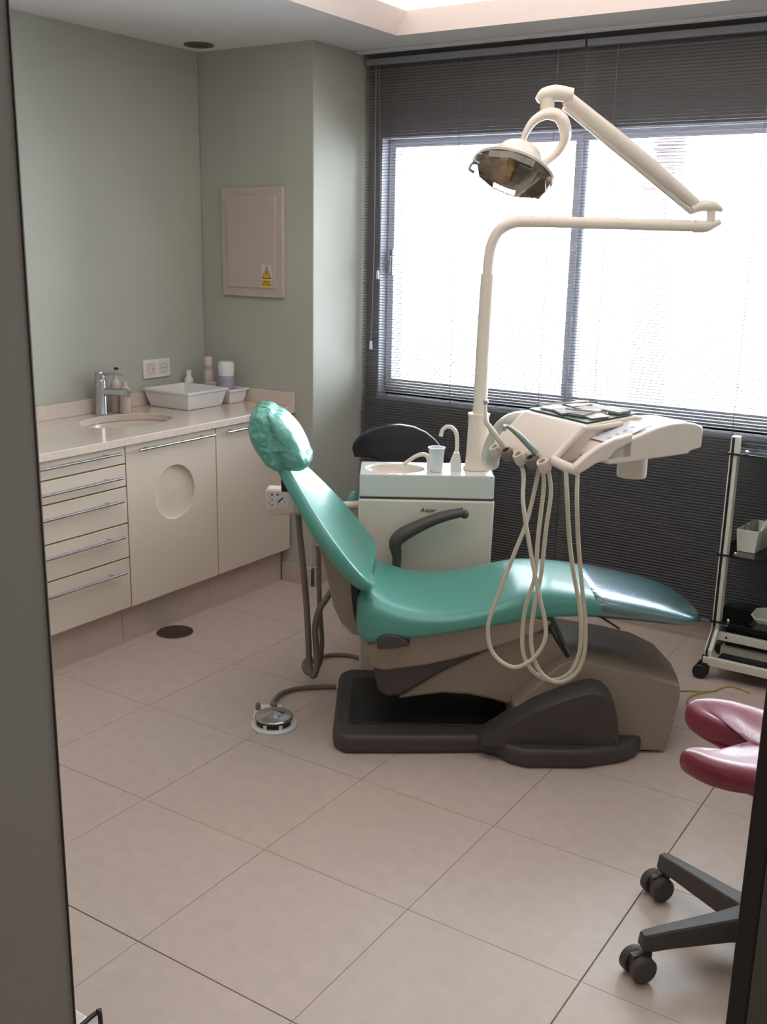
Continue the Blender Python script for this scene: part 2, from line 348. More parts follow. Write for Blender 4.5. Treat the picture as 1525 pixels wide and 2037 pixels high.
# ------------------------------------------------------------------ blinds
YBL = 2.668; PITCH = .0125
def blind(x0, x1, label, cords):
    t = thing('venetian_blind', ((x0+x1)/2, YBL, .1), label, 'window blind', 'dark micro slat blinds over the window wall')
    B().box((x0, YBL-.014, 2.338), (x1, YBL+.014, 2.366)).build('head_rail', 'rail', t, bevel=.002)
    B().box((x0, YBL-.009, .095), (x1, YBL+.009, .105)).build('bottom_rail', 'rail', t, bevel=.002)
    hw = .0078; cs = [(-hw, -.0022), (-hw*.45, .0), (hw*.45, .0004), (hw, -.0012)]
    v = []; f = []
    for xx in (x0+.001, x1-.001):
        for (dy, dz) in cs: v.append((xx, YBL+dy, .10+dz))
        for (dy, dz) in cs[::-1]: v.append((xx, YBL+dy, .10+dz-.0003))
    n = 8
    f = [(i, (i+1) % n, n+(i+1) % n, n+i) for i in range(n)]
    me = None; n_ = int((2.335-.11)/PITCH)
    for k in range(n_):
        if me is None: o = B().add(v, f).build('slat', 'slat', t, ang=60); me = o.data
        else: o = bpy.data.objects.new('slat', me); col.objects.link(o); o.parent = t
        o.location = (0, 0, .012+PITCH*k)
    for cx in cords:
        B().box((cx-.0012, YBL-.0095, .10), (cx+.0012, YBL-.0087, 2.34)).build('ladder_cord', 'slat', t, smooth=False)
    return t
b1 = blind(XC+.012, .283, 'dark grey micro slat blind on the left behind the spittoon and light pole', (-.62, -.27, .17))
blind(.292, 2.30, 'dark grey micro slat blind on the right behind the instrument tray and trolley', (.42, 1.0, 1.6, 2.2))
for (px, ya, yb, w_) in ((745, 300, 690, .0022), (752, 300, 550, .0016)):
    a = HIT(px, ya, 'y', YBL-.022); c = HIT(px-8 if px < 750 else px-1, yb, 'y', YBL-.022)
    if px < 750:
        t = thing('blind_wand', (c.x, c.y, c.z), 'long pale blind cord with tassel hanging left of the window', 'blind cord')
    else:
        t = thing('blind_wand', (c.x, c.y, c.z), 'shorter blind cord with small tassel beside the window frame', 'blind cord')
    B().tube([(a.x, a.y, 2.33), (c.x+.01, c.y, 1.6), c], w_, n=6, k=4).build('cord', 'rail', t)
    B().lathe([(.002, .03), (.006, .024), (.008, -.006), (.006, -.012)], c, n=10).build('tassel', 'frame', t)

# ================================================================== cabinets on the left wall
CF = -.89; CT = .847
def bar_handle(b, p0, p1, r=.006, out=.03):
    p0 = Vector(p0); p1 = Vector(p1); b.tube([p0+Vector((out, 0, 0)), p1+Vector((out, 0, 0))], r, n=12, k=0)
    d = (p1-p0)
    for t in (.13, .87):
        q = p0+d*t; b.tube([q, q+Vector((out, 0, 0))], .0045, n=8, k=0)
    return b
YD0, YD1, YM, YE = .66, 1.266, 1.773, 2.275
du = thing('drawer_unit', (-1.15, (YD0+YD1)/2, 0), 'cream five drawer cabinet with long bar handles left under the counter', 'cabinet', 'cream base cabinets')
B().box((XL+.002, YD0, .165), (CF-.0185, YD1-.002, .81)).build('body', 'cabin', du, smooth=False)
for za, zb, zh in ((.746, .812, .781), (.658, .742, .687), (.512, .654, .597), (.374, .508, .456), (.168, .370, .313)):
    d = B().box((CF-.018, YD0+.002, za+.001), (CF, YD1-.003, zb-.001)).build('drawer', 'cab', du, bevel=.0012)
    bar_handle(B(), (CF, YD0+.1, zh+.012), (CF, YD1-.045, zh+.012)).build('handle', 'chrome', d)
B().box((XL+.002, YD0, 0), (-.948, YD1-.001, .163)).build('plinth', 'tile', du)
def door_unit(y0, y1, label, recess):
    t = thing('door_cabinet', (-1.15, (y0+y1)/2, 0), label, 'cabinet', 'cream base cabinets')
    bd = B().box((XL+.002, y0+.001, .165), (XL+.012, y1-.002, .815)).box((XL+.012, y0+.001, .165), (CF-.0195, y1-.002, .18)).box((XL+.012, y0+.001, .18), (CF-.036, y0+.019, .815)).box((XL+.012, y1-.02, .18), (CF-.036, y1-.002, .815))
    bd.box((CF-.035, y0+.001, .165), (CF-.02, y0+.02, .815)).box((CF-.035, y1-.02, .165), (CF-.02, y1-.002, .815)); bd.build('body', 'cabin', t, smooth=False)
    H = .812-.168
    if recess:
        b = B(); hole_plate(b, (CF, y0+.003, .168), (0, 1, 0), (0, 0, 1), y1-y0-.006, H, 1.526-y0-.003, .585-.168, .112, .112, .018, (1, 0, 0))
        d = b.build('door', 'cab', t, ang=50)
        c = (CF, 1.526, .585)
        B().lathe([(.112, 0.), (.1105, -.0015), (.109, -.012), (.104, -.0145), (.06, -.0155), (.001, -.016), (.001, -.0179), (.112, -.0178), (.1121, -.001)], c, (1, 0, 0), n=56, cap=False).build('finger_recess', 'cab', d, ang=30)
    else:
        d = B().box((CF-.018, y0+.003, .168), (CF, y1-.003, .812)).build('door', 'cab', t, bevel=.0012)
    ha, hb = ((1.312, 1.735) if recess else (1.812, 2.19)); bar_handle(B(), (CF, ha, .792), (CF, hb, .792)).build('handle', 'chrome', d)
    B().box((XL+.002, y0+.001, 0), (-.948, y1-.001, .163)).build('plinth', 'tile', t)
    return t
door_unit(YD1, YM, 'cream cabinet door with round dished recess and bar handle under the sink', True)
door_unit(YM, YE, 'plain cream cabinet door with bar handle behind the headrest', False)
# countertop with sink hole
ct = thing('countertop', (-1.15, 1.5, CT), 'glossy pink-beige stone countertop with upstand along the left wall', 'countertop')
sx0, sy0 = -1.165, 1.535
b = B(); hole_plate(b, (XL+.001, YD0, CT), (1, 0, 0), (0, 1, 0), -.868-XL-.001, YB-.001-YD0, sx0-XL-.001, sy0-YD0, .15, .21, .03, (0, 0, 1), n=64); b.build('slab', 'counter', ct, bevel=.003, ang=50)
B().box((XL+.001, YD0, CT), (XL+.018, YB-.001, CT+.062)).build('upstand', 'counter', ct, bevel=.002)
B().box((XL+.018, YB-.018, CT), (-.868, YB-.001, CT+.062)).build('upstand', 'counter', ct, bevel=.002)
sk_ = thing('sink_basin', (sx0, sy0, CT), 'oval undermounted cream ceramic basin set in the countertop', 'sink')
b = B(); rings = []
for s_, d in ((1.02, -.031), (1.0, -.033), (.96, -.06), (.88, -.1), (.7, -.135), (.4, -.15), (.1, -.153)):
    rings.append([(sx0+.15*s_*math.cos(2*math.pi*i/48), sy0+.21*s_*math.sin(2*math.pi*i/48), CT+d) for i in range(48)])
rings2 = [[(sx0+(q[0]-sx0)*1.04, sy0+(q[1]-sy0)*1.04, q[2]-.008) for q in r] for r in rings[::-1]]
b.loft(rings+rings2, cap=False, closed=True); b.build('bowl', 'ceramic', sk_)
B().lathe([(.001, .002), (.02, .002), (.022, .0), (.022, -.004)], (sx0, sy0, CT-.152)).build('drain', 'chrome', sk_)
# tap
tx, ty = XL+.065, 1.575
tp = thing('mixer_tap', (tx, ty, CT+.0006), 'chrome single lever mixer tap standing behind the basin', 'tap')
B().lathe([(.028, .0008), (.028, .006), (.0255, .01), (.0255, .14), (.022, .15)], (tx, ty, CT), n=24).build('body', 'chrome', tp)
B().tube([(tx+.015, ty+.004, CT+.098), (tx+.07, ty+.02, CT+.10), (tx+.125, ty+.035, CT+.103)], [.017, .016, .016], n=16).lathe([(.017, .0), (.017, -.024), (.012, -.026)], (tx+.124, ty+.035, CT+.106), n=16).build('spout', 'chrome', tp)
B().lathe([(.022, .150), (.022, .175), (.019, .182), (.001, .183)], (tx, ty, CT), n=24).build('lever_cap', 'chrome', tp)
B().tube([(tx+.01, ty, CT+.172), (tx+.06, ty+.012, CT+.178), (tx+.11, ty+.024, CT+.177)], [.007, .005, .004], n=10, flat=1.8).build('lever', 'chrome', tp)
# soap bottles
def bottle(x, y, z, prof, cap, label, mt, capmt, nm='bottle', cat='bottle', lab=None, labmt=None, group=None):
    t = thing(nm, (x, y, z), label, cat, group)
    B().lathe(prof, (x, y, z), n=24).build('body', mt, t)
    B().lathe(cap, (x, y, z), n=20).build('cap', capmt, t)
    if lab: B().lathe([(lab[0], lab[1]), (lab[0]+.0006, lab[1]), (lab[0]+.0006, lab[2]), (lab[0], lab[2])], (x, y, z), n=24, cap=False).build('label_wrap', labmt, t)
    return t
q = HIT(231, 798, 'x', XL+.06)
t = bottle(q.x, q.y, CT, [(.022, .0008), (.024, .006), (.024, .105), (.016, .132), (.009, .142)], [(.009, .142), (.009, .160), (.004, .162), (.004, .186)], 'tall translucent pump bottle with black nozzle tip beside the tap', 'soap', 'soap', 'soap_dispenser')
B().tube([(q.x, q.y, CT+.188), (q.x+.022, q.y-.004, CT+.188)], .0055, n=10, k=0).build('nozzle', 'black', t)
q = HIT(250, 812, 'x', XL+.115)
bottle(q.x, q.y, CT, [(.022, .0008), (.025, .006), (.025, .095), (.016, .115), (.010, .12)], [(.011, .12), (.011, .136), (.009, .138)], 'short clear bottle of hand gel in front of the pump bottle', 'soap', 'soap', 'gel_bottle')
# wall socket
so = thing('wall_socket', (XL, 1.96, 1.0), 'white double power socket on the left wall above the trays', 'socket')
B().box((XL, 1.879, .964), (XL+.012, 2.043, 1.047)).build('cover_plate', 'white', so, bevel=.003)
for yc in (1.922, 2.0):
    c = (XL+.012, yc, 1.005)
    d = B(); d.box((XL+.011, yc-.031, .974), (XL+.0135, yc+.031, 1.036)); s1 = d.build('socket_insert', 'uniteW', so, bevel=.001)
    B().lathe([(.021, .0022), (.0195, .0022), (.0195, .0012), (.001, .0012)], c, (1, 0, 0), n=24, cap=False).build('socket_well', 'hosegrey', s1)
    for dy in (-.009, .009): B().lathe([(.0028, .0024), (.0001, .0024)], (XL+.012, yc+dy, 1.005), (1, 0, 0), n=8, cap=False).build('pin_hole', 'black', s1)
# trays
def tub(x0, x1, y0, y1, h, label, inset=.025):
    t = thing('plastic_tray', ((x0+x1)/2, (y0+y1)/2, CT), label, 'tray', 'white plastic trays on the counter')
    R = lambda d, z: [(x0+d, y0+d, CT+z), (x1-d, y0+d, CT+z), (x1-d, y1-d, CT+z), (x0+d, y1-d, CT+z)]
    B().loft([R(inset, .001), R(.008, h-.02), R(.008, h-.012), R(.0, h-.012), R(.0, h), R(.010, h), R(inset+.003, .006)]).build('tub', 'white', t, bevel=.003, ang=20)
    return t
tub(-1.395, -1.115, 1.85, 2.115, .082, 'larger white plastic tray in front on the countertop below the socket')
tub(-1.375, -1.12, 2.128, 2.262, .066, 'smaller white plastic tray holding the wipes canister by the corner', .018)
bx, by = -1.20, 2.195
t = bottle(bx, by, CT+.008, [(.034, 0), (.036, .004), (.036, .135), (.035, .14)], [(.0375, .135), (.0375, .165), (.033, .178), (.001, .180)], 'large white wipes canister with lavender label standing in the small tray', 'white', 'white', 'wipes_canister', 'canister', (.0364, .030, .115), 'lavender')
q = HIT(413, 750, 'x', -1.335)
bottle(-1.322, 2.208, CT+.008, [(.021, 0), (.022, .004), (.022, .14), (.016, .15)], [(.0205, .148), (.0200, .185), (.015, .192), (.001, .193)], 'tall pink and white spray can in the corner behind the trays', 'pink', 'soap', 'spray_can', 'can', (.0223, .05, .13), 'stickerw')
q = HIT(383, 755, 'x', -1.385)
bottle(XL+.04, 2.135, CT, [(.019, .0008), (.021, .004), (.021, .095), (.012, .112)], [(.012, .110), (.012, .136), (.006, .138)], 'small white bottle with pink print behind the larger tray', 'white', 'white', 'small_bottle', 'bottle', (.0213, .060, .082), 'pink')
tag(B().box((-1.292, 2.158, CT+.008), (-1.242, 2.198, CT+.088)).build('cotton_box', 'soap', bevel=.004, base=(-1.267, 2.178, CT+.008)), 'small pale square box in the small tray left of the canister', 'box')
# electrical panel on the back wall
ep = thing('electrical_panel', (-1.09, YB, 1.33), 'cream electrical distribution panel with yellow warning sticker on the back wall', 'electrical panel')
px0, px1, pz0, pz1 = -1.280, -.925, 1.330, 1.808
b = B(); b.box((px0, YB-.018, pz0), (px1, YB, pz1)); b.build('frame', 'beigebox', ep, bevel=.003)
dr = B().box((px0+.035, YB-.024, pz0+.04), (px1-.035, YB-.018, pz1-.035)).build('door', 'beigebox', ep, bevel=.002)
B().box((px1-.062, YB-.026, 1.55), (px1-.05, YB-.024, 1.61)).build('latch', 'beigebox', dr, bevel=.001)
sc0 = HIT(530, 549, 'y', YB-.0245); yy = YB-.0245
st = B().box((sc0.x-.029, yy-.0003, sc0.z-.048), (sc0.x+.029, yy, sc0.z+.048)).build('warning_sticker', 'stickerw', dr, smooth=False)
def tri(cx, z0, w_, h, y): return [(cx-w_/2, y, z0), (cx+w_/2, y, z0), (cx, y, z0+h)]
b = B().prism(tri(sc0.x, sc0.z-.012, .053, .056, yy-.0004), (0, -.0003, 0)); b.build('triangle_border', 'ink', dr, smooth=False)
B().prism(tri(sc0.x, sc0.z-.0085, .043, .046, yy-.0008), (0, -.0003, 0)).build('triangle_field', 'sticker', dr, smooth=False)
bo = [(0, .028), (-.004, .012), (.001, .013), (-.0025, -.001), (.005, .0165), (.001, .016), (.004, .028)]
B().prism([(sc0.x+a, yy-.0012, sc0.z-.003+c*.9) for a, c in bo], (0, -.0003, 0)).build('lightning_mark', 'ink', dr, smooth=False)
B().box((sc0.x-.027, yy-.0008, sc0.z-.046), (sc0.x+.027, yy-.0004, sc0.z-.019)).build('sticker_band', 'sticker', dr, smooth=False)
for s_, dz in (('RIESGO', -.0265), ('ELECTRICO', -.0385)):
    text(s_, .0105, 'lettering', 'ink', dr, basis((sc0.x, yy-.0009, sc0.z+dz), (1, 0, 0), (0, 0, 1), (0, -1, 0)))
# floor drain cover
c = G(*Z(348, 1258, 0)); dc = thing('floor_cover', c, 'round brown metal floor cover in front of the cabinets', 'floor cover')
B().lathe([(.073, 0), (.073, .003), (.068, .005), (.001, .005)], c, n=40).build('disc', 'drain', dc)
B().lathe([(.0735, .0), (.0755, .0035), (.073, .0036)], c, n=40, cap=False).build('rim', 'chrome', dc)

# ================================================================== dental chair
W0 = 3.26
ch = thing('dental_chair', G(.4, W0, 0), 'turquoise dental chair with raised backrest on a dark swept base', 'dental chair', rz=ANG)
def sup(t, e): return math.copysign(abs(t)**e, t)
def uz_prism(pts, w0, w1): b = B(); b.prism([G(p[0], w0, p[2]) for p in pts], HD*(w1-w0)); return b
# floor plate
near = [Z(*a, 0) for a in ((664, 1490), (683, 1501), (820, 1501), (955, 1500), (985, 1508), (1012, 1522), (1045, 1530), (1160, 1531), (1235, 1520), (1262, 1510))]
near = [(a[0], a[1]) for a in near]
far = [(a, 2*W0-b_) for a, b_ in near][::-1]
out = [(-.150, 3.06)]+near+[(.845, 3.04), (.845, 3.48)]+far+[(-.15, 3.46)]
PH = .062
pb = B(); pb.prism([G(a, b_, 0) for a, b_ in out], (0, 0, PH)); pb.build('floor_plate', 'darkpl', ch, bevel=.016, seg=3)
inn = [(-.10+.0, 3.08), (.33, 3.08), (.40, 3.06), (.78, 3.06), (.78, 3.44), (-.1, 3.44)]
pb = B(); pb.prism([G(a, b_, PH-.004) for a, b_ in inn], (0, 0, .008)); pb.build('plate_shade', 'black', ch, bevel=.002)  # black sheet paints the shade on top of the floor plate
# near-side dark cover over the column foot
hp = [P(*a, 2.99) for a in ((950, 1470), (985, 1448), (1020, 1425), (1060, 1400), (1105, 1382), (1150, 1366), (1178, 1361), (1200, 1366), (1215, 1382), (1224, 1408), (1229, 1445), (1231, 1482))]
hb = [(hp[-1][0], 2.99, PH-.01), (hp[0][0], 2.99, PH-.01)]
rings = []
for dw, dz in ((0., 0), (.05, .0)): pass
b = B(); A = hp+hb
def shr(p, k): return (p[0]+(k*.012 if p[0] > hp[0][0]+.15 else -k*.02), p[1]-k*.03, PH-.01+(p[2]-PH+.01)*(1-k*.10))
b.loft([Gs([(p[0], 3.06, p[2]) for p in A]), Gs(A), Gs([(.62+(p[0]-.62)*.96, p[1]-.03, PH-.01+(p[2]-PH+.01)*.90) for p in A])]); b.build('foot_cover_side', 'darkpl', ch, bevel=.008, seg=3)
# swept taupe column cover
cc = [P(*a, 3.045) for a in ((1020, 1400), (1062, 1362), (1100, 1328), (1125, 1313), (1165, 1314), (1215, 1326), (1270, 1339), (1325, 1353), (1352, 1362), (1353, 1385), (1346, 1410), (1338, 1440), (1329, 1470), (1322, 1489))]
cc2 = [P(*a, 3.40) for a in ((1000, 1262), (1045, 1243), (1075, 1237), (1098, 1236), (1150, 1245), (1205, 1254), (1262, 1268), (1305, 1289), (1338, 1326), (1342, 1350), (1336, 1370), (1328, 1392), (1320, 1410), (1314, 1430))]
zb_ = .012
def blend(t):
    r = []
    for p, q in zip(cc, cc2): r.append((p[0]+(q[0]-p[0])*t, p[1]+(q[1]-p[1])*t, p[2]+(q[2]-p[2])*t))
    return r+[(r[-1][0], r[-1][1], zb_), (r[0][0], r[0][1], zb_)]
def inset(r, d, w): 
    cx = sum(p[0] for p in r)/len(r); cz = sum(p[2] for p in r)/len(r)
    return [(cx+(p[0]-cx)*(1-d), w, cz+(p[2]-cz)*(1-d)) for p in r]
R0, R1, Rm = blend(0), blend(1), blend(.5)
rings = [inset(R0, .045, 3.035), inset(R0, .012, 3.042), [(p[0], 3.06, p[2]) for p in R0], Rm, [(p[0], 3.43, p[2]) for p in R1], inset(R1, .03, 3.455)]
for r in rings:
    for i, p in enumerate(r):
        if i >= len(cc): r[i] = (p[0], p[1], zb_)
B().loft([Gs(r) for r in rings]).build('column_cover', 'taupe', ch, ang=35)
B().prism(Gs([(.60, 3.04, 0), (.88, 3.05, 0), (.915, 3.075, 0), (.925, 3.15, 0), (.925, 3.38, 0), (.9, 3.42, 0), (.60, 3.44, 0)]), (0, 0, .013)).build('column_foot', 'black', ch, bevel=.003)
# lift arm
la = [P(*a, 3.09) for a in ((790, 1392), (830, 1362), (880, 1332), (940, 1305), (1000, 1276), (1060, 1256), (1110, 1262), (1135, 1300), (1120, 1330), (1060, 1375), (1012, 1404), (975, 1392), (930, 1383), (880, 1380), (830, 1386))]
uz_prism(la, 3.09, 3.42).build('lift_arm', 'taupe', ch, bevel=.012, seg=3)
# under-seat parts
sp = [P(*a, 3.05) for a in ((728, 1286), (732, 1310), (742, 1330), (765, 1335), (850, 1324), (905, 1312), (960, 1297), (1015, 1280), (1075, 1258), (1100, 1240), (1050, 1225), (850, 1240))]
uz_prism(sp, 3.05, 3.47).build('seat_plate', 'taupe', ch, bevel=.010, seg=3)
dk = [P(*a, 3.065) for a in ((742, 1326), (746, 1352), (752, 1376), (770, 1388), (795, 1384), (835, 1362), (880, 1336), (935, 1310), (985, 1284), (960, 1280), (850, 1305))]
uz_prism(dk, 3.065, 3.45).build('seat_carriage', 'darkpl', ch, bevel=.010, seg=3)
# lever
a, c = P(1098, 1250, 3.03), P(1129, 1306, 3.01)
B().tube([G(*a), G((a[0]*2+c[0])/3, 3.0, (a[2]*2+c[2])/3), G(*c)], [.011, .010, .006], n=10).build('lever', 'black', ch)
a, c = P(1186, 1234, 3.1), P(1232, 1251, 3.06)
B().tube([G(a[0], 3.1, a[2]+.02), G(*c)], .004, n=8, k=0).build('adjuster', 'darkpl', ch)
# seat upholstery
ST = [  # u, near w, far w, top z, bottom z
 (-.082, 3.10, 3.44, .475, .385), (-.076, 3.055, 3.485, .505, .352), (-.055, 3.03, 3.51, .523, .335), (-.02, 3.02, 3.525, .52, .332), (.02, 3.018, 3.53, .494, .342), (.08, 3.018, 3.53, .474, .356),
 (.15, 3.018, 3.53, .464, .368), (.22, 3.018, 3.53, .464, .388), (.31, 3.02, 3.52, .482, .404), (.38, 3.03, 3.505, .508, .412), (.45, 3.04, 3.49, .530, .420),
 (.52, 3.05, 3.47, .535, .432), (.60, 3.045, 3.475, .528, .440), (.68, 3.045, 3.47, .518, .442), (.76, 3.045, 3.465, .506, .438), (.84, 3.05, 3.455, .492, .432), (.91, 3.055, 3.44, .476, .424),
 (.96, 3.065, 3.42, .463, .418), (1.0, 3.09, 3.385, .450, .413), (1.02, 3.12, 3.35, .440, .412), (1.03, 3.16, 3.30, .432, .412)]
def seat_rings(st, grow=0., e=.42):
    rs = []; n = 32
    for (u, wn, wf, zt, zb) in st:
        wc, hw, zc, hz = (wn+wf)/2, (wf-wn)/2+grow, (zt+zb)/2, (zt-zb)/2+grow; r = []
        for i in range(n):
            t = 2*math.pi*(i+.5)/n; x = sup(math.cos(t), e)*hw; z = sup(math.sin(t), .62)*hz
            if math.sin(t) > 0: z += -.010*(1-(x/hw)**2)*min(1, hw/.2)*(u < .45)
            r.append(G(u, wc+x, zc+z))
        rs.append(r)
    return rs
B().loft(seat_rings(ST)).build('seat', 'green', ch, sub=1)
FC = [s_ for s_ in ST if s_[0] > .63]; f0 = (.655, 3.045, 3.47, .522, .441)
FC = [f0]+FC[:-1]+[(1.034, 3.16, 3.30, .433, .41)]
B().loft(seat_rings(FC, .003)).build('clear_foot_sleeve', 'footcover', ch, sub=1, label='clear glossy plastic sleeve over the foot end')
# pivot cap on the seat side
pc = [P(*a, 3.02) for a in ((750, 1290), (749, 1275), (758, 1266), (775, 1262), (795, 1266), (810, 1275), (816, 1283), (780, 1289))]
b = B(); b.prism([G(p[0], 3.012, p[2]) for p in pc], HD*.05); b.build('pivot_cap', 'darkpl', ch, bevel=.004, seg=3)
# backrest
d_ = Vector((-.63, 0, .776)); n_ = Vector((.776, 0, .63)); o_ = Vector((-.022, W0+.0, .555))
BS = [(-.014, .21, .022, .014), (0.0, .250, .028, .026), (.05, .275, .034, .031), (.10, .283, .036, .032), (.16, .280, .036, .032), (.22, .262, .034, .031), (.28, .232, .032, .030), (.34, .190, .030, .028), (.39, .150, .026, .027), (.43, .115, .022, .026), (.46, .09, .018, .024), (.475, .07, .014, .014)]
rings = []
for t, h, a, th in BS:
    r = []; K = 10
    for k in range(-K, K+1):
        x = k/K; r.append(o_+d_*t+n_*(a*(abs(x)**2.3)-a)+Vector((0, h*x, 0)))
    for k in range(K, -K-1, -1):
        x = k/K; r.append(o_+d_*t+n_*(a*(abs(x)**2.3)-a-th*(1+.65*abs(x)**5))+Vector((0, h*x*1.0, 0)))
    rings.append([G(q.x, q.y, q.z) for q in r])
B().loft(rings).build('backrest', 'green', ch, sub=1)
# raised back cushion lining, shell and hinge
bs = [P(*a, 3.13) for a in ((586, 992), (600, 1006), (630, 1048), (668, 1100), (706, 1150), (704, 1185), (706, 1225), (716, 1266), (700, 1262), (680, 1242), (664, 1210), (655, 1172), (644, 1120), (628, 1070), (604, 1025))]
uz_prism(bs, 3.13, 3.40).build('back_shell', 'taupe', ch, bevel=.014, seg=3)
bs = [P(*a, 3.16) for a in ((698, 1150), (712, 1155), (716, 1200), (712, 1235), (704, 1215), (700, 1180))]
uz_prism(bs, 3.12, 3.41).build('hinge', 'black', ch, bevel=.003)
# neck link and headrest
a, c = P(563, 925, W0), P(590, 965, W0)
B().obox(G((a[0]+c[0])/2-.012, W0, (a[2]+c[2])/2), RH*.012, HD*.05, Vector((0, 0, .045))).build('neck_link', 'black', ch, bevel=.004)
hc = P(556, 868, W0)
HO = [P(*a, W0) for a in ((515, 800), (534, 801), (550, 811), (566, 820), (590, 845), (606, 872), (617, 898), (621, 914), (612, 927), (585, 931), (556, 930), (535, 922), (522, 902), (508, 882), (500, 858), (498, 832), (503, 812))]
hx = sum(p[0] for p in HO)/len(HO); hz = sum(p[2] for p in HO)/len(HO)
HOd = crs([Vector((p[0]-hx, 0, p[2]-hz)) for p in HO+[HO[0]]], 5)[:-1]
g0, g1 = P(536, 815, W0), P(572, 925, W0)
rings = []; NR = 44
for i in range(1, NR):
    t = math.pi*i/NR; wy = -sup(math.cos(t), .55)*.128; sc_r = sup(math.sin(t), .42); r = []
    for q in HOd:
        x, z = q.x*sc_r*.99, q.z*sc_r*.965; side = -math.cos(t)                      # side -1 = nearest face
        X, Zz = x+hx, z+hz; gx = g0[0]+(g1[0]-g0[0])*(g0[2]-Zz)/(g0[2]-g1[2]); dgr = X-gx
        back = 1/(1+math.exp(dgr*90)); low = 1/(1+math.exp((Zz-hz+.045)*60)); cr = min(1, back+low*.8)
        n1 = noise.noise(Vector((X, wy, Zz))*22); n2 = abs(noise.noise(Vector((X+3, wy, Zz))*46))
        groove = -.013*math.exp(-(dgr/.010)**2)
        d = cr*(n1*.012+n2*.012-.003)+groove*(abs(side) > .3)+(1-cr)*noise.noise(Vector((X, wy, Zz))*14)*.004
        k = 1+cr*(n1*.06+n2*.05-.02)
        r.append(G(hx+x*k, W0+wy+(-d if side < 0 else d), hz+z*k))
    rings.append(r)
hr = B().loft(rings).build('headrest', 'green', ch, ang=80)
hr.data.materials[0] = M['greenwrap']
fl = [P(*a, 3.17) for a in ((556, 918), (580, 916), (610, 908), (617, 916), (612, 931), (596, 934), (575, 931), (560, 935), (540, 930), (541, 920))]
rr = []
for k_, (dw, sc2) in enumerate(((0, .8), (.012, 1.0), (.06, 1.04), (.12, 1.05), (.18, 1.03), (.20, .85))):
    cxx = sum(p[0] for p in fl)/len(fl); czz = sum(p[2] for p in fl)/len(fl)
    rr.append([G(cxx+(p[0]-cxx)*sc2, 3.16+dw, czz+(p[2]-czz)*sc2+.004*math.sin(k_*2+i_)) for i_, p in enumerate(fl)])
B().loft(rr).build('wrap_skirt', 'greenwrap', hr, sub=1)

# armrest
ar = [P(*a, 3.545) for a in ((787, 1140), (789, 1108), (786, 1080), (800, 1064), (830, 1048), (862, 1034), (895, 1024), (922, 1019))]
b = B(); b.tube(Gs(ar), [.0155, .0165, .024, .026, .0225, .020, .018, .016], n=14, k=5, flat=1.4, ref=(0, 0, 1)); e_ = P(924, 1023, 3.545)
b.ell(G(*e_), (.014, .02, .016), 14, 10); b.build('armrest', 'armrest', ch)

# ================================================================== spittoon unit
WF = 3.60
cu = thing('spittoon_unit', G(.15, 3.75, 0), 'white spittoon cabinet with glazed bowl top behind the chair', 'dental unit', rz=ANG)
cl, cr_, cj = P(712, 992, WF), P(984, 996, WF), 0
zj = .5*(cl[2]+cr_[2]); ztop = P(850, 945, WF)[2]
R = lambda a0, a1, w0, w1, z: [G(a0, w0, z), G(a1, w0, z), G(a1, w1, z), G(a0, w1, z)]
b = B(); b.loft([R(cl[0]+.012, cr_[0]-.012, WF+.01, 3.93, .0), R(cl[0], cr_[0], WF, 3.95, zj)]); b.build('cabinet_body', 'uniteW', cu, bevel=.010, seg=3)
B().box((-1, -1, 0), (-.99, -.99, .001)) 
b = B(); b.loft([R(cl[0]+.004, cr_[0]-.004, WF+.004, 3.94, zj-.002), R(cl[0]+.006, cr_[0]-.006, WF+.006, 3.94, zj+.004)]); b.build('seam', 'darkpl', cu)
# basin block: rectangle with elliptical bowl
bx0, bx1, bw0, bw1 = cl[0]+.004, cr_[0]-.004, WF+.002, 3.82
bc = (.5*(P(728, 936, 3.7)[0]+P(832, 936, 3.7)[0])+.01, 3.705)
b = B(); hole_plate(b, G(bx0, bw0, ztop), RH, HD, bx1-bx0, bw1-bw0, bc[0]-bx0, bc[1]-bw0, .105, .085, ztop-zj-.005, (0, 0, 1), n=48)
bb = b.build('basin_block', 'cusp', cu, bevel=.011, seg=4, ang=50)
rings = []
for s_, dz in ((1.0, -.012), (.96, -.022), (.86, -.038), (.6, -.055), (.25, -.062), (.02, -.064)):
    rings.append([G(bc[0]+.105*s_*math.cos(2*math.pi*i/48), bc[1]+.085*s_*math.sin(2*math.pi*i/48), ztop+dz) for i in range(48)])
B().loft(rings+[[q-Vector((0, 0, .003)) for q in r] for r in rings[::-1]], cap=False).build('bowl', 'ceramic', bb)
lg = P(850, 1015, WF)
text('Ancar', .022, 'logo_lettering', 'ink', cu, basis(G(lg[0], WF-.0008, lg[2]), RH, (0, 0, 1), -HD), shear=.3)
# left handpiece holder behind backrest
b = B(); a = P(703, 1005, 3.66); b.tube([G(cl[0]+.005, 3.68, a[2]), G(a[0]-.03, 3.66, a[2]), G(*P(600, 1005, 3.62))], .014, n=12, k=4); b.build('assistant_arm', 'uniteW', cu)
b = B(); a = P(703, 990, 3.70); b.ell(G(a[0], 3.70, a[2]-.01), (.02, .03, .035), 16, 10); b.build('suction_filter', 'teal', cu)
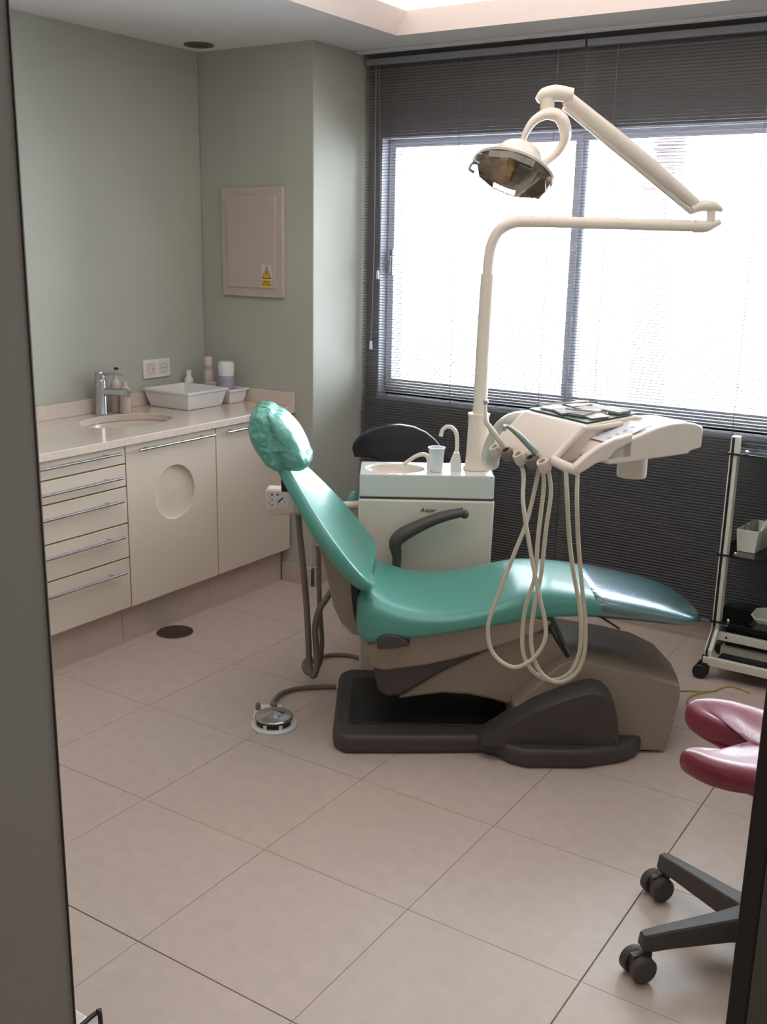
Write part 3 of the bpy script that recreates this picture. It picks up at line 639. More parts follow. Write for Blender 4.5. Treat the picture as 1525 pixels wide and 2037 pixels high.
# bowl filler and cup filler
p = [P(*a, 3.70) for a in ((853, 930), (852, 912), (843, 904), (828, 907), (812, 917), (801, 925))]
B().tube(Gs([(p[0][0], 3.70, ztop-.005)]+p), [.009, .009, .008, .0075, .007], n=12).build('bowl_spout', 'uniteW', cu)
p = [P(*a, 3.72) for a in ((908, 905), (909, 880), (907, 862), (899, 851), (889, 849), (880, 855), (876, 868))]
b = B(); b.tube(Gs([(p[0][0], 3.72, ztop)]+p), .0075, n=12); b.build('cup_filler_tube', 'uniteW', cu)
b = B(); a = P(908, 925, 3.69); cx_ = a[0]
for sgn in (1,):
    b.loft([[G(cx_+x*1.0, 3.69+y, z) for x, y in ((-.022, -.02), (.018, -.020), (.018, .018), (-.02, .020))] for z in (ztop-.001,)]+
           [[G(cx_+x, 3.69+y, z) for x, y in ((-.026, -.018), (.012, -.016), (.018, .016), (-.022, .018))] for z in (ztop+.035,)]+
           [[G(cx_+x, 3.69+y, z) for x, y in ((-.012, -.010), (.008, -.010), (.008, .010), (-.012, .010))] for z in (ztop+.068,)])
b.build('filler_base', 'cusp', cu, bevel=.003)
# cup: stands on the block
c = P(867, 942, 3.655); cc_ = G(c[0], 3.665, ztop)
cp = thing('plastic_cup', cc_, 'white plastic rinse cup standing beside the spittoon bowl', 'cup')
B().lathe([(.0215, .001), (.023, .003), (.026, .045), (.029, .083), (.0315, .086), (.0315, .089), (.0285, .089), (.0255, .045), (.021, .005), (.001, .005)], cc_, n=32, cap=False).build('cup_wall', 'cup', cp)
# crumpled napkin by the tube
c = P(918, 935, 3.64)
# pole with sleeve and lamp: one lamp thing carried by the unit
PW = 3.72
pl_ = thing('operating_lamp', G(.335, PW, ztop), 'ivory operating lamp on a tall bent pole and angled spring arm', 'lamp', rz=ANG)
base_u = P(948, 925, PW)[0]
zz = [P(946, 825, PW)[2], P(968, 545, PW)[2]]
b = B(); b.lathe([(.050, 0), (.049, .006), (.044, .012), (.041, .05), (.038, .15), (.0375, zz[0]-ztop-.004), (.040, zz[0]-ztop-.004), (.040, zz[0]-ztop+.004), (.028, zz[0]-ztop+.006)], G(base_u, PW, ztop+.0012), n=28); b.build('sleeve', 'uniteW', pl_)
u1 = P(970, 545, PW)
b = B(); b.tube([G(base_u, PW, ztop+.02), G((base_u+u1[0])/2, PW, (zz[0]+zz[1])/2), G(*u1)], [.0255, .0255, .0245], n=20, k=3); b.build('pole', 'uniteW', pl_)
EW = 3.62
pts = [G(*u1)]+Gs([P(972, 520, PW), P(977, 490, PW), P(990, 462, PW-.005), P(1012, 446, PW-.01), P(1045, 441, PW-.015), P(1150, 443, PW-.04), P(1290, 447, PW-.07), P(1395, 450, EW)])
b = B(); b.tube(pts, .0195, n=18, k=6); b.build('bent_tube', 'uniteW', pl_)
b = B(); b.tube(Gs([P(1380, 450, EW), P(1405, 450, EW), P(1432, 441, EW)]), [.022, .020, .010], n=14, flat=1.1); 
b.tube(Gs([P(1413, 452, EW), P(1415, 410, EW)]), .015, n=16, k=0); b.build('elbow_lower', 'uniteW', pl_)
b = B(); b.tube(Gs([P(1374, 416, EW), P(1395, 410, EW), P(1418, 411, EW), P(1436, 418, EW)]), [.018, .019, .018, .007], n=14, flat=1.2); b.build('elbow_upper', 'uniteW', pl_)
LWp = 3.40
b = B(); A0, A1 = P(1382, 405, EW), P(1128, 196, LWp); b.tube(Gs([A0, ((A0[0]+A1[0])/2, (EW+LWp)/2, (A0[2]+A1[2])/2), A1]), [.020, .027, .026, .022], n=18, k=3, flat=.85); b.build('spring_arm', 'uniteW', pl_)
b = B(); A0, A1 = P(1375, 423, EW), P(1122, 213, LWp); b.tube(Gs([A0, A1]), .009, n=8, k=0, flat=1.2); b.build('arm_rod', 'uniteW', pl_)
b = B(); b.tube(Gs([P(1068, 200, LWp), P(1082, 190, LWp), P(1105, 185, LWp), P(1138, 190, LWp)]), [.010, .022, .024, .022], n=16, flat=1.1); b.build('top_joint', 'uniteW', pl_)
b = B(); b.tube(Gs([P(1088, 190, LWp), P(1088, 232, LWp)]), [.022, .021], n=18, k=0); b.build('swivel', 'uniteW', pl_)
yk = [P(*a, LWp) for a in ((1038, 285), (1046, 262), (1062, 240), (1086, 228), (1108, 232), (1120, 250), (1122, 275), (1112, 298), (1096, 315), (1078, 328))]
b = B(); b.tube(Gs([(p[0], LWp-.02*math.sin(i/9*math.pi), p[2]) for i, p in enumerate(yk)]), [.008, .011, .014, .019, .020, .018, .014, .012, .012], n=14, flat=1.6, ref=RH); b.build('yoke', 'uniteW', pl_)
# head
hcen = G(*P(1024, 336, LWp-.02)); nd = (RH*-.30+HD*-.40+Vector((0, 0, -.87))).normalized()
xr = (RH*.92+Vector((0, 0, -.38))); xr = (xr-nd*xr.dot(nd)).normalized()
b = B(); b.lathe([(.012, -.088), (.034, -.084), (.055, -.068), (.068, -.045), (.082, -.022), (.108, -.004), (.116, .004), (.112, .010), (.102, .004), (.08, -.012)], hcen, nd, n=40, cap=False, sx=1.12, xref=xr); b.build('lamp_head', 'uniteW', pl_)
b = B(); b.lathe([(.106, .006), (.085, -.010), (.055, -.030), (.02, -.040), (.001, -.041), (.001, -.043), (.02, -.042), (.055, -.033), (.086, -.014), (.106, .003)], hcen, nd, n=12, cap=False, sx=1.12, xref=xr); b.build('reflector', 'mirror', pl_, ang=10)
b = B(); yv = nd.cross(xr); b.obox(hcen+nd*.0-xr*-.02, xr*.018, yv*.055, nd*.018); b.build('bulb_shield', 'hosegrey', pl_, bevel=.004)
b = B(); b.ell(hcen-nd*.012-xr*.015, (.016, .016, .022), 14, 10); b.build('bulb', 'led', pl_)
b = B(); b.obox(hcen+nd*.024+xr*.088, xr*.026, yv*.065, nd*.010); b.build('glass_cover', 'taupe', pl_, bevel=.006)
b = B(); b.lathe([(.112, .010), (.108, .030), (.104, .036), (.06, .040), (.001, .041)], hcen, nd, n=10, cap=False, sx=1.1, xref=xr); b.build('front_shield', glassmat('lamp_shield', (.88, .82, .76), .10), pl_, ang=10)
for sg in (-1, 1):
    q = hcen-xr*.118+yv*.03*sg+nd*.012
    B().tube([q+xr*.01, q-xr*.01+nd*.006, q-xr*.014+nd*.028, q+xr*.004+nd*.034], .005, n=8).build('grip_clip', 'greymetal', pl_)

# ================================================================== instrument delivery unit
ZR = .985
Nn = Z(1150, 935, ZR); Ln = Z(980, 884, ZR)
fv = Vector((Nn[0]-Ln[0], Nn[1]-Ln[1])); FLEN = fv.length; fv.normalize(); sv = Vector((-fv[1], fv[0]))
FG = RH*fv[0]+HD*fv[1]; SG = RH*sv[0]+HD*sv[1]; L3 = G(Ln[0], Ln[1], 0)
def T(a, b_, z): return L3+FG*a+SG*b_+Vector((0, 0, z))
td = thing('instrument_unit', T(.2, .22, .96), 'ivory instrument tray unit with handle frame and keypad in front of the window', 'dental unit')
# main body
b = B()
prof = [(.004, .978), (.0, .986), (.005, 1.000), (.105, 1.078), (.118, 1.083), (.30, 1.098), (.33, 1.094), (.33, .985), (.30, .972)]
b.prism([T(0., q[0], q[1]) for q in prof], FG*.292); b.build('body', 'uniteW', td, bevel=.006, seg=3)
# right wing: sloping keypad console
prof = [(.075, .998), (.080, 1.012), (.105, 1.036), (.17, 1.058), (.26, 1.082), (.32, 1.090), (.37, 1.090), (.41, 1.084), (.438, 1.074), (.441, 1.060), (.440, 1.012), (.395, 1.005), (.39, .997), (.15, 1.000), (.12, .996)]
b = B(); b.prism([T(.245, q[0]+.02, q[1]) for q in prof[:-2]]+[T(.245, .15, .990), T(.245, .11, .990)], FG*(FLEN-.245)); cons = b.build('console', 'uniteW', td, bevel=.008, seg=3)
b = B(); sl = (Vector((.26-.105, 1.082-1.036))).normalized(); sd = SG*sl.x+Vector((0, 0, sl.y)); un = sd.cross(FG).normalized()
if un.z < 0: un = -un
pc_ = T(.245+(FLEN-.245)*.5, .205, 1.0635); b.obox(pc_+un*.0025, FG*.058, sd*.075, un*.0012); kp = b.build('keypad', 'keypad', td, bevel=.001)
for i in range(4):
    for j in range(2): B().lathe([(.006, 0), (.006, .0008), (.001, .001)], pc_+un*.0037+FG*(-.03+j*.05)+sd*(-.05+i*.03), un, n=12).build('key_mark', 'lavender', kp)
# handle frame in front of the console
hr_ = .0125
b = B(); b.tube([T(.30, .0, ZR+.005), T(.36, -.004, ZR), T(FLEN-.004, .0, ZR-.002)], .0145, n=14, k=4)
b.tube([T(.292, .0, ZR+.004), T(.290, .05, ZR+.045), T(.288, .105, ZR+.090)], .0125, n=12, k=4)
b.tube([T(.288, .105, ZR+.088), T(.296, .16, ZR+.090), T(.30, .24, ZR+.096)], .008, n=10, k=4)
b.build('handle_frame', 'uniteW', td)
rl = [(-.013, .984), (-.010, .996), (.0, 1.003), (.03, 1.024), (.07, 1.044), (.12, 1.060), (.19, 1.072), (.19, 1.003), (.13, 1.000), (.09, 1.001), (.06, .996), (.03, .982), (.008, .973), (-.008, .974)]
B().prism([T(FLEN-.0225, q, z) for q, z in rl], FG*.0225).build('side_rail', 'uniteW', td, bevel=.007, seg=3)
b = B(); b.loft([[T(a, q, z) for a, q, z in ((.30, .02, .983), (.375, .02, .983), (.375, .085, .990), (.30, .085, .990))], [T(a, q, z) for a, q, z in ((.30, .02, .978), (.375, .02, .978), (.375, .085, .984), (.30, .085, .984))]]); b.build('handle_floor', 'hosegrey', td)
# swivel under the unit
pv = Z(1256, 935, .91); cpv = G(pv[0], pv[1], 0); b = B(); b.lathe([(.044, .890), (.046, .898), (.046, .962), (.052, .964), (.052, 1.0)], cpv, n=28); b.build('swivel_hub', 'uniteW', td)
# support arm curving from the pole sleeve
pts = [G(base_u+.045, PW-.062, ztop+.034), G(*P(976, 905, 3.62)), G(*P(988, 872, 3.55)), G(*P(1008, 848, 3.42)), G(*P(1040, 838, 3.28)), T(.08, .2, 1.05)]
B().tube(pts, [.030, .034, .034, .034, .034, .03], n=18, k=6).build('support_arm', 'uniteW', td)
# instrument holders and instruments
hol = [.035, .095, .155, .215, .27]
ho = [];
for i, a in enumerate(hol):
    c = T(a, -.012, ZR-.012); ax_ = (SG*-.55+Vector((0, 0, .83))).normalized()
    b = B(); b.lathe([(.016, -.018), (.0185, -.012), (.0185, .010), (.016, .016), (.011, .016), (.010, -.010), (.010, -.018)], c, ax_, n=20, cap=False); h = b.build('holder', 'hosegrey' if i % 2 else 'uniteW', td)
    if i in (1, 3): B().lathe([(.0112, .0), (.0112, .012), (.0001, .012)], c, ax_, n=14, cap=False).build('holder_bore', 'black', h)
def inst(a0, pts, rad, nm, mt, label):
    q = Gs(pts); t = thing(nm, q[0], label, 'dental instrument', 'handpieces hanging on the instrument unit')
    B().tube(q, rad, n=12).build('grip', mt, t)
    B().ell(q[-1], (.008, .008, .010), 12, 8).build('tip', 'chrome', t)
hw0 = 3.03
inst(0, [P(1004, 893, 3.06), P(990, 872, 3.05), P(974, 850, 3.05), P(966, 836, 3.05), P(966, 800, 3.06)], [.010, .009, .008, .007, .003], 'air_syringe', 'uniteW', 'white angled air syringe leaning out of the leftmost holder')
inst(2, [P(1067, 903, 2.92), P(1050, 885, 2.93), P(1032, 866, 2.94), P(1012, 850, 2.95), P(1003, 851, 2.95)], [.009, .009, .0085, .006, .006], 'turbine_handpiece', 'greymetal', 'grey green turbine handpiece resting in the middle holder')
# hoses
def hose(pts, label, r=.0062):
    w = 2.875
    q = [P(x, y, ww) for x, y, ww in pts]; t = thing('instrument_hose', G(*q[0]), label, 'hose', 'beige hoses looping under the instrument unit')
    B().tube(Gs(q), r, n=10, k=8).build('tube', 'hose', t); return t
hose([(1022, 896, 3.02), (1040, 940, 2.97), (1040, 1000, 2.90), (1052, 1080, 2.87), (1070, 1175, 2.84), (1084, 1240, 2.83), (1081, 1280, 2.82), (1055, 1314, 2.82), (1018, 1327, 2.83), (980, 1299, 2.86), (970, 1250, 2.87), (985, 1199, 2.88), (1023, 1100, 2.90), (1047, 1038, 2.92), (1066, 960, 2.94), (1075, 905, 2.94)], 'beige hose hanging furthest left in a narrow crossing loop')
hose([(1062, 908, 2.93), (1079, 940, 2.90), (1081, 970, 2.89), (1076, 1016, 2.88), (1070, 1067, 2.87), (1063, 1148, 2.86), (1047, 1199, 2.86), (1039, 1250, 2.86), (1041, 1302, 2.85), (1062, 1338, 2.84), (1098, 1353, 2.83), (1132, 1339, 2.82), (1151, 1300, 2.82), (1155, 1250, 2.81), (1151, 1199, 2.81), (1139, 1131, 2.80), (1132, 1070, 2.79), (1128, 1000, 2.77), (1125, 932, 2.79)], 'beige hose hanging in the middle as the left long loop')
hose([(1084, 915, 2.89), (1092, 945, 2.88), (1095, 985, 2.87), (1086, 1050, 2.86), (1076, 1141, 2.85), (1064, 1199, 2.84), (1056, 1257, 2.84), (1060, 1305, 2.83), (1080, 1343, 2.82), (1112, 1357, 2.81), (1144, 1340, 2.80), (1161, 1302, 2.79), (1164, 1244, 2.79), (1157, 1165, 2.78), (1150, 1080, 2.77), (1147, 1000, 2.76), (1148, 940, 2.78)], 'beige hose hanging furthest right and lowest as a long loop')
# tray mat with packets on top of the unit
tm0 = Z(1055, 812, 1.095)
mt_ = thing('tray_mat', T(.14, .22, 1.097), 'dark green instrument mat covering the top of the instrument unit', 'mat')
sl2 = (1.098-1.083)/(.30-.118); tz = lambda q: 1.083+(q-.118)*sl2
def slab(a0, a1, b0, b1, th, lift, rot=0.):
    ca, cb = (a0+a1)/2, (b0+b1)/2; r = []
    for (x, y) in ((a0, b0), (a1, b0), (a1, b1), (a0, b1)):
        dx, dy = x-ca, y-cb; x2, y2 = ca+dx*math.cos(rot)-dy*math.sin(rot), cb+dx*math.sin(rot)+dy*math.cos(rot); r.append(T(x2, y2, tz(y2)+lift))
    return B().prism(r, (0, 0, th))
slab(.006, .282, .125, .322, .004, .0015).build('mat_sheet', 'papergreen', mt_, bevel=.001)
PK = [('packet of paper points', .03, .10, .15, .21, .1), ('', .09, .17, .14, .20, -.3), ('', .16, .22, .15, .24, .2), ('', .03, .10, .23, .30, -.15), ('', .11, .19, .22, .27, .35), ('', .19, .27, .25, .30, .05), ('', .215, .272, .16, .22, -.2)]
LB = ['grey paper packet at the far left front of the mat', 'beige sterile pouch lying tilted near the mat front', 'beige packet right of the tilted pouch on the mat', 'grey pouch at the back left corner of the mat', 'pinkish pouch lying askew at the mat centre back', 'flat beige packet at the back right of the mat', 'small pale packet at the front right edge of the mat']
for i, (_, a0, a1, b0, b1, rt_) in enumerate(PK):
    o = slab(a0, a1, b0, b1, .004+.002*(i % 3), .0065, rt_).build('sterile_packet', 'paper' if i % 3 else 'beigebox', bevel=.001, base=T((a0+a1)/2, (b0+b1)/2, tz((b0+b1)/2)+.007)); tag(o, LB[i], 'packet', 'packets on the tray mat')
for i, (a0, b0, a1, b1, lb_) in enumerate(((.02, .14, .12, .30, 'thin steel probe lying diagonally across the left packets'), (.14, .16, .27, .21, 'thin steel probe lying near the front right of the mat'))):
    o = B().tube([T(a0, b0, tz(b0)+.019), T((a0+a1)/2, (b0+b1)/2, tz((b0+b1)/2)+.0185), T(a1, b1, tz(b1)+.019)], .0028, n=8).build('dental_probe', 'chrome', base=T(a0, b0, tz(b0)+.016)); tag(o, lb_, 'dental instrument', 'steel probes on the tray mat')

# ================================================================== assistant control panel and grey suction hoses
ap = thing('control_panel', G(*P(555, 1028, 3.5)), 'small white control box with symbols on an arm behind the backrest', 'control panel', rz=ANG)
q0, q1, q2, q3 = P(527, 973, 3.47), P(588, 975, 3.47), P(590, 1024, 3.47), P(530, 1027, 3.47)
b = B(); b.loft([[G(q[0], q[1]+dw, q[2]) for q in (q3, q2, q1, q0)] for dw in (0, .07)]); b.build('box', 'uniteW', ap, bevel=.010, seg=3)
f0, f1, f2, f3 = P(531, 977, 3.469), P(573, 978, 3.469), P(574, 1010, 3.469), P(533, 1012, 3.469); b = B(); b.prism([G(q[0], 3.469, q[2]) for q in (f3, f2, f1, f0)], HD*.004); b.build('face_film', 'white', ap)
b = B(); q4, q5 = P(574, 1008, 3.50), P(604, 1012, 3.52); b.tube([G(*q4), G(q5[0], 3.54, q5[2]), G(*P(600, 1005, 3.60))], .026, n=14, k=4); b.build('socket_joint', 'uniteW', ap)
for (mx, my, r_) in ((541, 984, .004), (552, 984, .004), (541, 994, .0028), (541, 1004, .0028), (556, 996, .0028), (566, 999, .002), (535, 1000, .002)):
    m_ = P(mx, my, 3.469); B().lathe([(r_, 0), (r_, .001), (.0001, .0012)], G(m_[0], 3.47, m_[2]), -HD, n=10).build('symbol', 'ink2', ap)
m0, m1 = P(552, 1000, 3.468), P(563, 990, 3.468)
B().tube(Gs([(m0[0], 3.469, m0[2]), (m1[0], 3.469, m1[2])]), .0022, n=6, k=0).build('symbol', 'blue', ap)
h1 = thing('suction_hose', G(*P(613, 1350, 3.5)), 'thick grey suction hose hanging from the control panel to the floor loop', 'hose', 'grey suction hoses')
q = [(592, 1012, 3.54), (596, 1060, 3.53), (603, 1130, 3.52), (609, 1200, 3.51), (613, 1270, 3.50), (615, 1320, 3.49), (622, 1345, 3.47), (630, 1325, 3.48), (628, 1280, 3.50), (627, 1245, 3.51), (634, 1215, 3.53), (648, 1192, 3.55), (665, 1165, 3.57), (690, 1120, 3.60)]
B().tube(Gs([P(*a) for a in q]), .0115, n=12, k=6).build('tube', 'hosegrey', h1)
h2 = thing('suction_hose', G(*P(606, 1335, 3.53)), 'second grey suction hose behind the backrest ending in a floor ring', 'hose', 'grey suction hoses')
q = [(633, 1085, 3.60), (634, 1140, 3.60), (635, 1190, 3.58), (637, 1230, 3.57), (640, 1280, 3.55), (634, 1322, 3.53), (618, 1340, 3.52), (606, 1332, 3.53), (606, 1318, 3.56), (618, 1308, 3.60)]
B().tube(Gs([P(*a) for a in q]), .0095, n=12, k=6).build('tube', 'hosegrey', h2)
h3 = thing('floor_hose', G(*Z(690, 1303, .012)), 'thin grey supply hose curving over the floor behind the seat', 'hose')
B().tube(Gs([Z(622, 1316, .05), Z(636, 1308, .02), Z(655, 1303, .010), Z(690, 1303, .009), Z(722, 1311, .009), Z(760, 1325, .009)]), .008, n=10, k=6).build('tube', 'hosegrey', h3)

# foot pedal
pc0 = Z(545, 1442, 0)
fp = thing('foot_pedal', G(pc0[0], pc0[1], 0), 'round steel foot control with white plate on the floor left of the chair base', 'foot pedal', rz=ANG)
cf = G(pc0[0], pc0[1], 0)
b = B(); b.lathe([(.078, 0), (.078, .006), (.074, .010), (.001, .010)], cf, n=40); b.obox(cf+HD*.075-RH*.030+Vector((0, 0, .0075)), RH*.045, HD*.055, Vector((0, 0, .0072))); b.build('base_plate', 'white', fp, bevel=.002)
b = B(); b.lathe([(.058, .010), (.062, .014), (.063, .030), (.060, .034)], cf, n=32); b.build('side_ring', 'black', fp)
b = B(); b.lathe([(.064, .030), (.065, .034), (.062, .037), (.035, .041), (.018, .048), (.004, .052), (.001, .052)], cf, n=16); b.build('pedal_disc', 'steel', fp, ang=10)
for k in range(4):
    a = math.radians(-160+k*48); cdir = RH*math.cos(a)+HD*math.sin(a); B().obox(cf+cdir*.0625+Vector((0, 0, .017)), cdir*.003, Vector((-cdir.y, cdir.x, 0))*.006, Vector((0, 0, .008))).build('notch_tab', 'white', fp)
for x_ in (513, 546):
    q = Z(x_, 1409, .018); b = B(); b.lathe([(.008, .012), (.009, .016), (.009, .036), (.006, .038)], G(q[0], q[1], 0), n=12); b.build('peg', 'hosegrey', fp)
ph = thing('pedal_cable', G(*Z(640, 1366, 0)), 'grey cable running from the foot pedal to the chair base', 'cable')
B().tube(Gs([Z(541, 1404, .016), Z(546, 1392, .013), Z(562, 1378, .011), Z(595, 1369, .0095), Z(640, 1366, .0095), Z(668, 1366, .0095)]), .0082, n=10, k=6).build('tube', 'hosegrey', ph)

# ================================================================== stools
def caster(b1_, b2_, c, r=.027):
    pass
def star_base(t, cx, cy, angs, rad, mt, hub_z=.10, cdr=None):
    C0 = Vector((cx, cy, 0))
    B().lathe([(.045, hub_z-.035), (.05, hub_z-.02), (.048, hub_z+.005), (.035, hub_z+.018), (.03, hub_z+.03)], C0, n=24).build('hub', mt, t)
    for a in angs:
        d = Vector((math.cos(a), math.sin(a), 0)); n = Vector((-d.y, d.x, 0)); rings = []
        for s_, w_, z0, z1_ in ((.02, .042, hub_z-.040, hub_z+.018), (.09, .033, hub_z-.036, hub_z+.012), (rad-.05, .024, hub_z-.036, hub_z+.004), (rad-.004, .022, hub_z-.038, hub_z+.0), (rad+.012, .016, hub_z-.036, hub_z-.002)):
            p = C0+d*s_; rings.append([p-n*w_+Vector((0, 0, z0)), p+n*w_+Vector((0, 0, z0)), p+n*w_*.62+Vector((0, 0, z1_)), p-n*w_*.62+Vector((0, 0, z1_))])
        lg_ = B().loft(rings).build('leg', mt, t, bevel=.004)
        p = C0+d*(rad-.008); cdir = (-RH*.93-HD*.36) if cdr is None else Vector(cdr); nn = Vector((-cdir.y, cdir.x, 0)); q = p+cdir*.024
        b = B(); b.tube([p+Vector((0, 0, hub_z-.03)), p+Vector((0, 0, .05))], .008, n=8, k=0)
        b.obox(q-cdir*.006+Vector((0, 0, .040)), cdir*.024, nn*.008, Vector((0, 0, .020)))
        for sg in (-1, 1): b.lathe([(.012, -.011), (.028, -.0095), (.031, -.004), (.031, .009), (.026, .014), (.001, .0145)], q+nn*.019*sg+Vector((0, 0, .0312)), nn*sg, n=24)
        b.build('caster', 'black' if mt == 'black' else 'darkpl', lg_)
sc_ = (.872, 2.055)
C_ = G(sc_[0], sc_[1], 0)
ss = thing('saddle_stool', C_, 'burgundy vinyl saddle stool with dark five arm base by the door frame', 'stool')
w1_ = G(.60, 1.985, 0); a0 = math.atan2(w1_.y-C_.y, w1_.x-C_.x)
star_base(ss, C_.x, C_.y, [a0-math.radians(72)*k for k in range(5)], .280, 'darkpl', .108)
B().lathe([(.026, .12), (.026, .24), (.018, .245), (.018, .44), (.03, .445), (.05, .455)], C_, n=20).build('gas_column', 'black', ss)
# saddle: outline in local axes, x' towards the prongs
xd = (RH*-.95+HD*.31).normalized(); yd = Vector((-xd.y, xd.x, 0))      # yd: towards near prong (sign set below)
if yd.dot(HD) > 0: yd = -yd
zt = .522
out = [(-.17, 0), (-.16, .07), (-.12, .13), (-.03, .170), (.07, .188), (.14, .180), (.188, .152), (.204, .118), (.186, .090), (.150, .068), (.10, .046), (.066, .018), (.060, 0)]
full = out+[(x, -y) for x, y in out[::-1][1:-1]]
dense = crs([Vector((x, y, 0)) for x, y in full+[full[0]]], 5)[:-1]
def sring(k, z, dish):
    r = []
    for q in dense:
        cxn = .0+.10*(q.x > .05)*0; cyn = math.copysign(min(abs(q.y), .10), q.y) if q.x > .02 else 0
        t_ = max(0, min(1, (q.x-.02)/.08)); c2 = Vector((q.x*.35 if q.x < .05 else min(q.x, .13), (.10*t_)*(1 if q.y >= 0 else -1), 0))
        p = c2+(q-c2)*k; r.append(C_+xd*p.x+yd*p.y+Vector((0, 0, z+dish(p))))
    return r
dish = lambda p: .020*min(1, (abs(p.y)/.14)**2)+.012*max(0, p.x/.2)
rings = [sring(.70, zt-.058, dish), sring(.90, zt-.053, dish), sring(.985, zt-.040, dish), sring(1.0, zt-.026, dish), sring(.97, zt-.012, dish), sring(.88, zt-.002, dish), sring(.7, zt+.003, dish), sring(.4, zt+.001, dish), sring(.12, zt-.002, dish)]
B().loft(rings).build('seat', 'burg', ss, sub=1)
B().lathe([(.05, -.0), (.11, .004), (.12, .012), (.05, .012)], C_+Vector((0, 0, zt-.074)), n=24).build('seat_mount', 'black', ss)
# black operator stool behind the spittoon
bcx, bw_ = P(790, 900, 4.30)[0], 4.30
C2 = G(bcx+.03, 4.27, 0)
os_ = thing('operator_stool', C2, 'black stool with curved half moon backrest behind the spittoon', 'stool')
star_base(os_, C2.x, C2.y, [k*math.radians(72)+.4 for k in range(5)], .22, 'black', .10)
B().lathe([(.024, .12), (.024, .24), (.016, .245), (.016, .46)], C2, n=16).build('gas_column', 'chrome', os_)
B().lathe([(.02, .455), (.15, .46), (.165, .475), (.165, .505), (.15, .52), (.001, .525)], C2, n=32).build('seat', 'blackv', os_)
pf = [(700, 890), (703, 880), (718, 864), (742, 852), (770, 846), (795, 845), (822, 849), (848, 860), (868, 876), (884, 898), (892, 915), (880, 924), (850, 928), (800, 930), (765, 925), (748, 914), (730, 908), (705, 908)]
b = B(); R1_ = [P(x, y, bw_) for x, y in pf]; m_u = P(795, 900, bw_)[0]
def bow(p, dw, s_): return G(m_u+(p[0]-m_u)*s_, bw_+dw-.5*((p[0]-m_u)**2)*1.2, .79+(p[2]-.79)*s_)
b.loft([[bow(p, -.0, .96) for p in R1_], [bow(p, .006, 1.0) for p in R1_], [bow(p, .030, 1.0) for p in R1_], [bow(p, .036, .96) for p in R1_]]); b.build('backrest', 'blackv', os_, bevel=.003)
B().tube([C2+Vector((0, 0, .45)), C2+HD*.05+Vector((0, 0, .46)), G(m_u, bw_+.03, .60), G(m_u, bw_+.02, .74)], .012, n=10).build('back_support', 'black', os_)

# ================================================================== trolley on the right
ty0 = 2.39
tl = HIT(1480, 870, 'y', ty0); tb = HIT(1432, 1258, 'y', ty0)
tx0 = (tl.x+tb.x)/2-.024; tx1 = tx0+.62; TY0, TY1 = ty0, 2.60
tt = thing('glass_trolley', (tx0+.3, 2.48, 0), 'white framed trolley with dark glass shelves on casters by the right blind', 'trolley')
ztp = tl.z
for x_ in (tx0, tx1):
    sgn = -1 if x_ == tx0 else 1
    p_ = B().box((x_-.014, TY0-.012, .145), (x_+.014, TY0+.030, ztp)).build('post', 'trolley', tt, bevel=.002)
    B().box((x_-.0045-.004, TY0-.0135, .145), (x_+.0005, TY0-.011, ztp-.004)).build('groove', 'black', p_, smooth=False)
    # inclined feet, front and back
    for y_, sg in ((2.31, -1), (2.60, 1)):
        f_ = B(); ya = TY0 if sg < 0 else TY0+.02
        f_.loft([[(x_-.014, ya-.02*0, .150), (x_+.014, ya, .150), (x_+.014, ya+.0, .185), (x_-.014, ya, .185)], [(x_-.014, y_, .078), (x_+.014, y_, .078), (x_+.014, y_, .108), (x_-.014, y_, .108)]]); f_.build('foot', 'trolley', tt, bevel=.002)
        if sg < 0:
            B().loft([[(x_-.008, TY0-.0125, .150), (x_+.0, TY0-.0125, .150), (x_+.0, TY0-.0125, .185), (x_-.008, TY0-.0125, .185)], [(x_-.008, y_-.002, .09), (x_, y_-.002, .09), (x_, y_-.002, .112), (x_-.008, y_-.002, .112)]]).build('foot_groove', 'black', tt)
        c = Vector((x_-.012, y_, 0)); b = B(); b.obox((c.x+.006, c.y, .072), (.011, 0, 0), (0, .012, 0), (0, 0, .016))
        b.obox((c.x+.004, c.y-.008, .048), (.018, 0, 0), (0, .018, 0), (0, 0, .016))
        for s2 in (-1, 1): b.lathe([(.012, -.009), (.026, -.008), (.0285, -.003), (.0285, .004), (.024, .008), (.001, .008)], (c.x-.004, c.y-.012+.0115*s2, .0285), (.25, s2, 0), n=20)
        b.build('caster', 'black', tt)
for zs, nm in ((.855, 'shelf'), (.470, 'shelf'), (.205, 'shelf')):
    s_ = B().box((tx0-.02, TY0-.018, zs-.003), (tx1+.02, TY1+.05, zs+.003)).build('shelf', 'shelf', tt, bevel=.001)
    B().box((tx0-.021, TY0-.019, zs-.0035), (tx1+.021, TY0-.0175, zs+.0035)).build('front_edge', 'black', s_, smooth=False)
    B().lathe([(.008, 0), (.008, .01), (.004, .014), (.001, .014)], (tx0+.045, TY0-.004, zs+.003), n=12).build('stud', 'chrome', s_)
# bottom frame rails
for y_, zr, nm in ((2.30, .072, 'front_rail'), (TY0+.0, .148, 'middle_rail'), (2.60, .10, 'rear_rail')):
    r_ = B().box((tx0-.012, y_-.010, zr-.016), (tx1+.012, y_+.010, zr+.016)).build(nm, 'trolley', tt, bevel=.002)
    if nm != 'front_rail': B().lathe([(.0045, .0), (.0045, .0015), (.0001, .0016)], (tx0+.045, y_-.010, zr), (0, -1, 0), n=10).build('bolt', 'black', r_)
B().box((tx0+.02, TY0+.02, .055), (tx1-.02, 2.58, .10)).build('lower_drawer', 'trolley', tt, bevel=.003)
B().box((tx0+.03, 2.32, .058), (tx1-.03, TY0+.015, .075)).build('drawer_gap', 'black', tt)
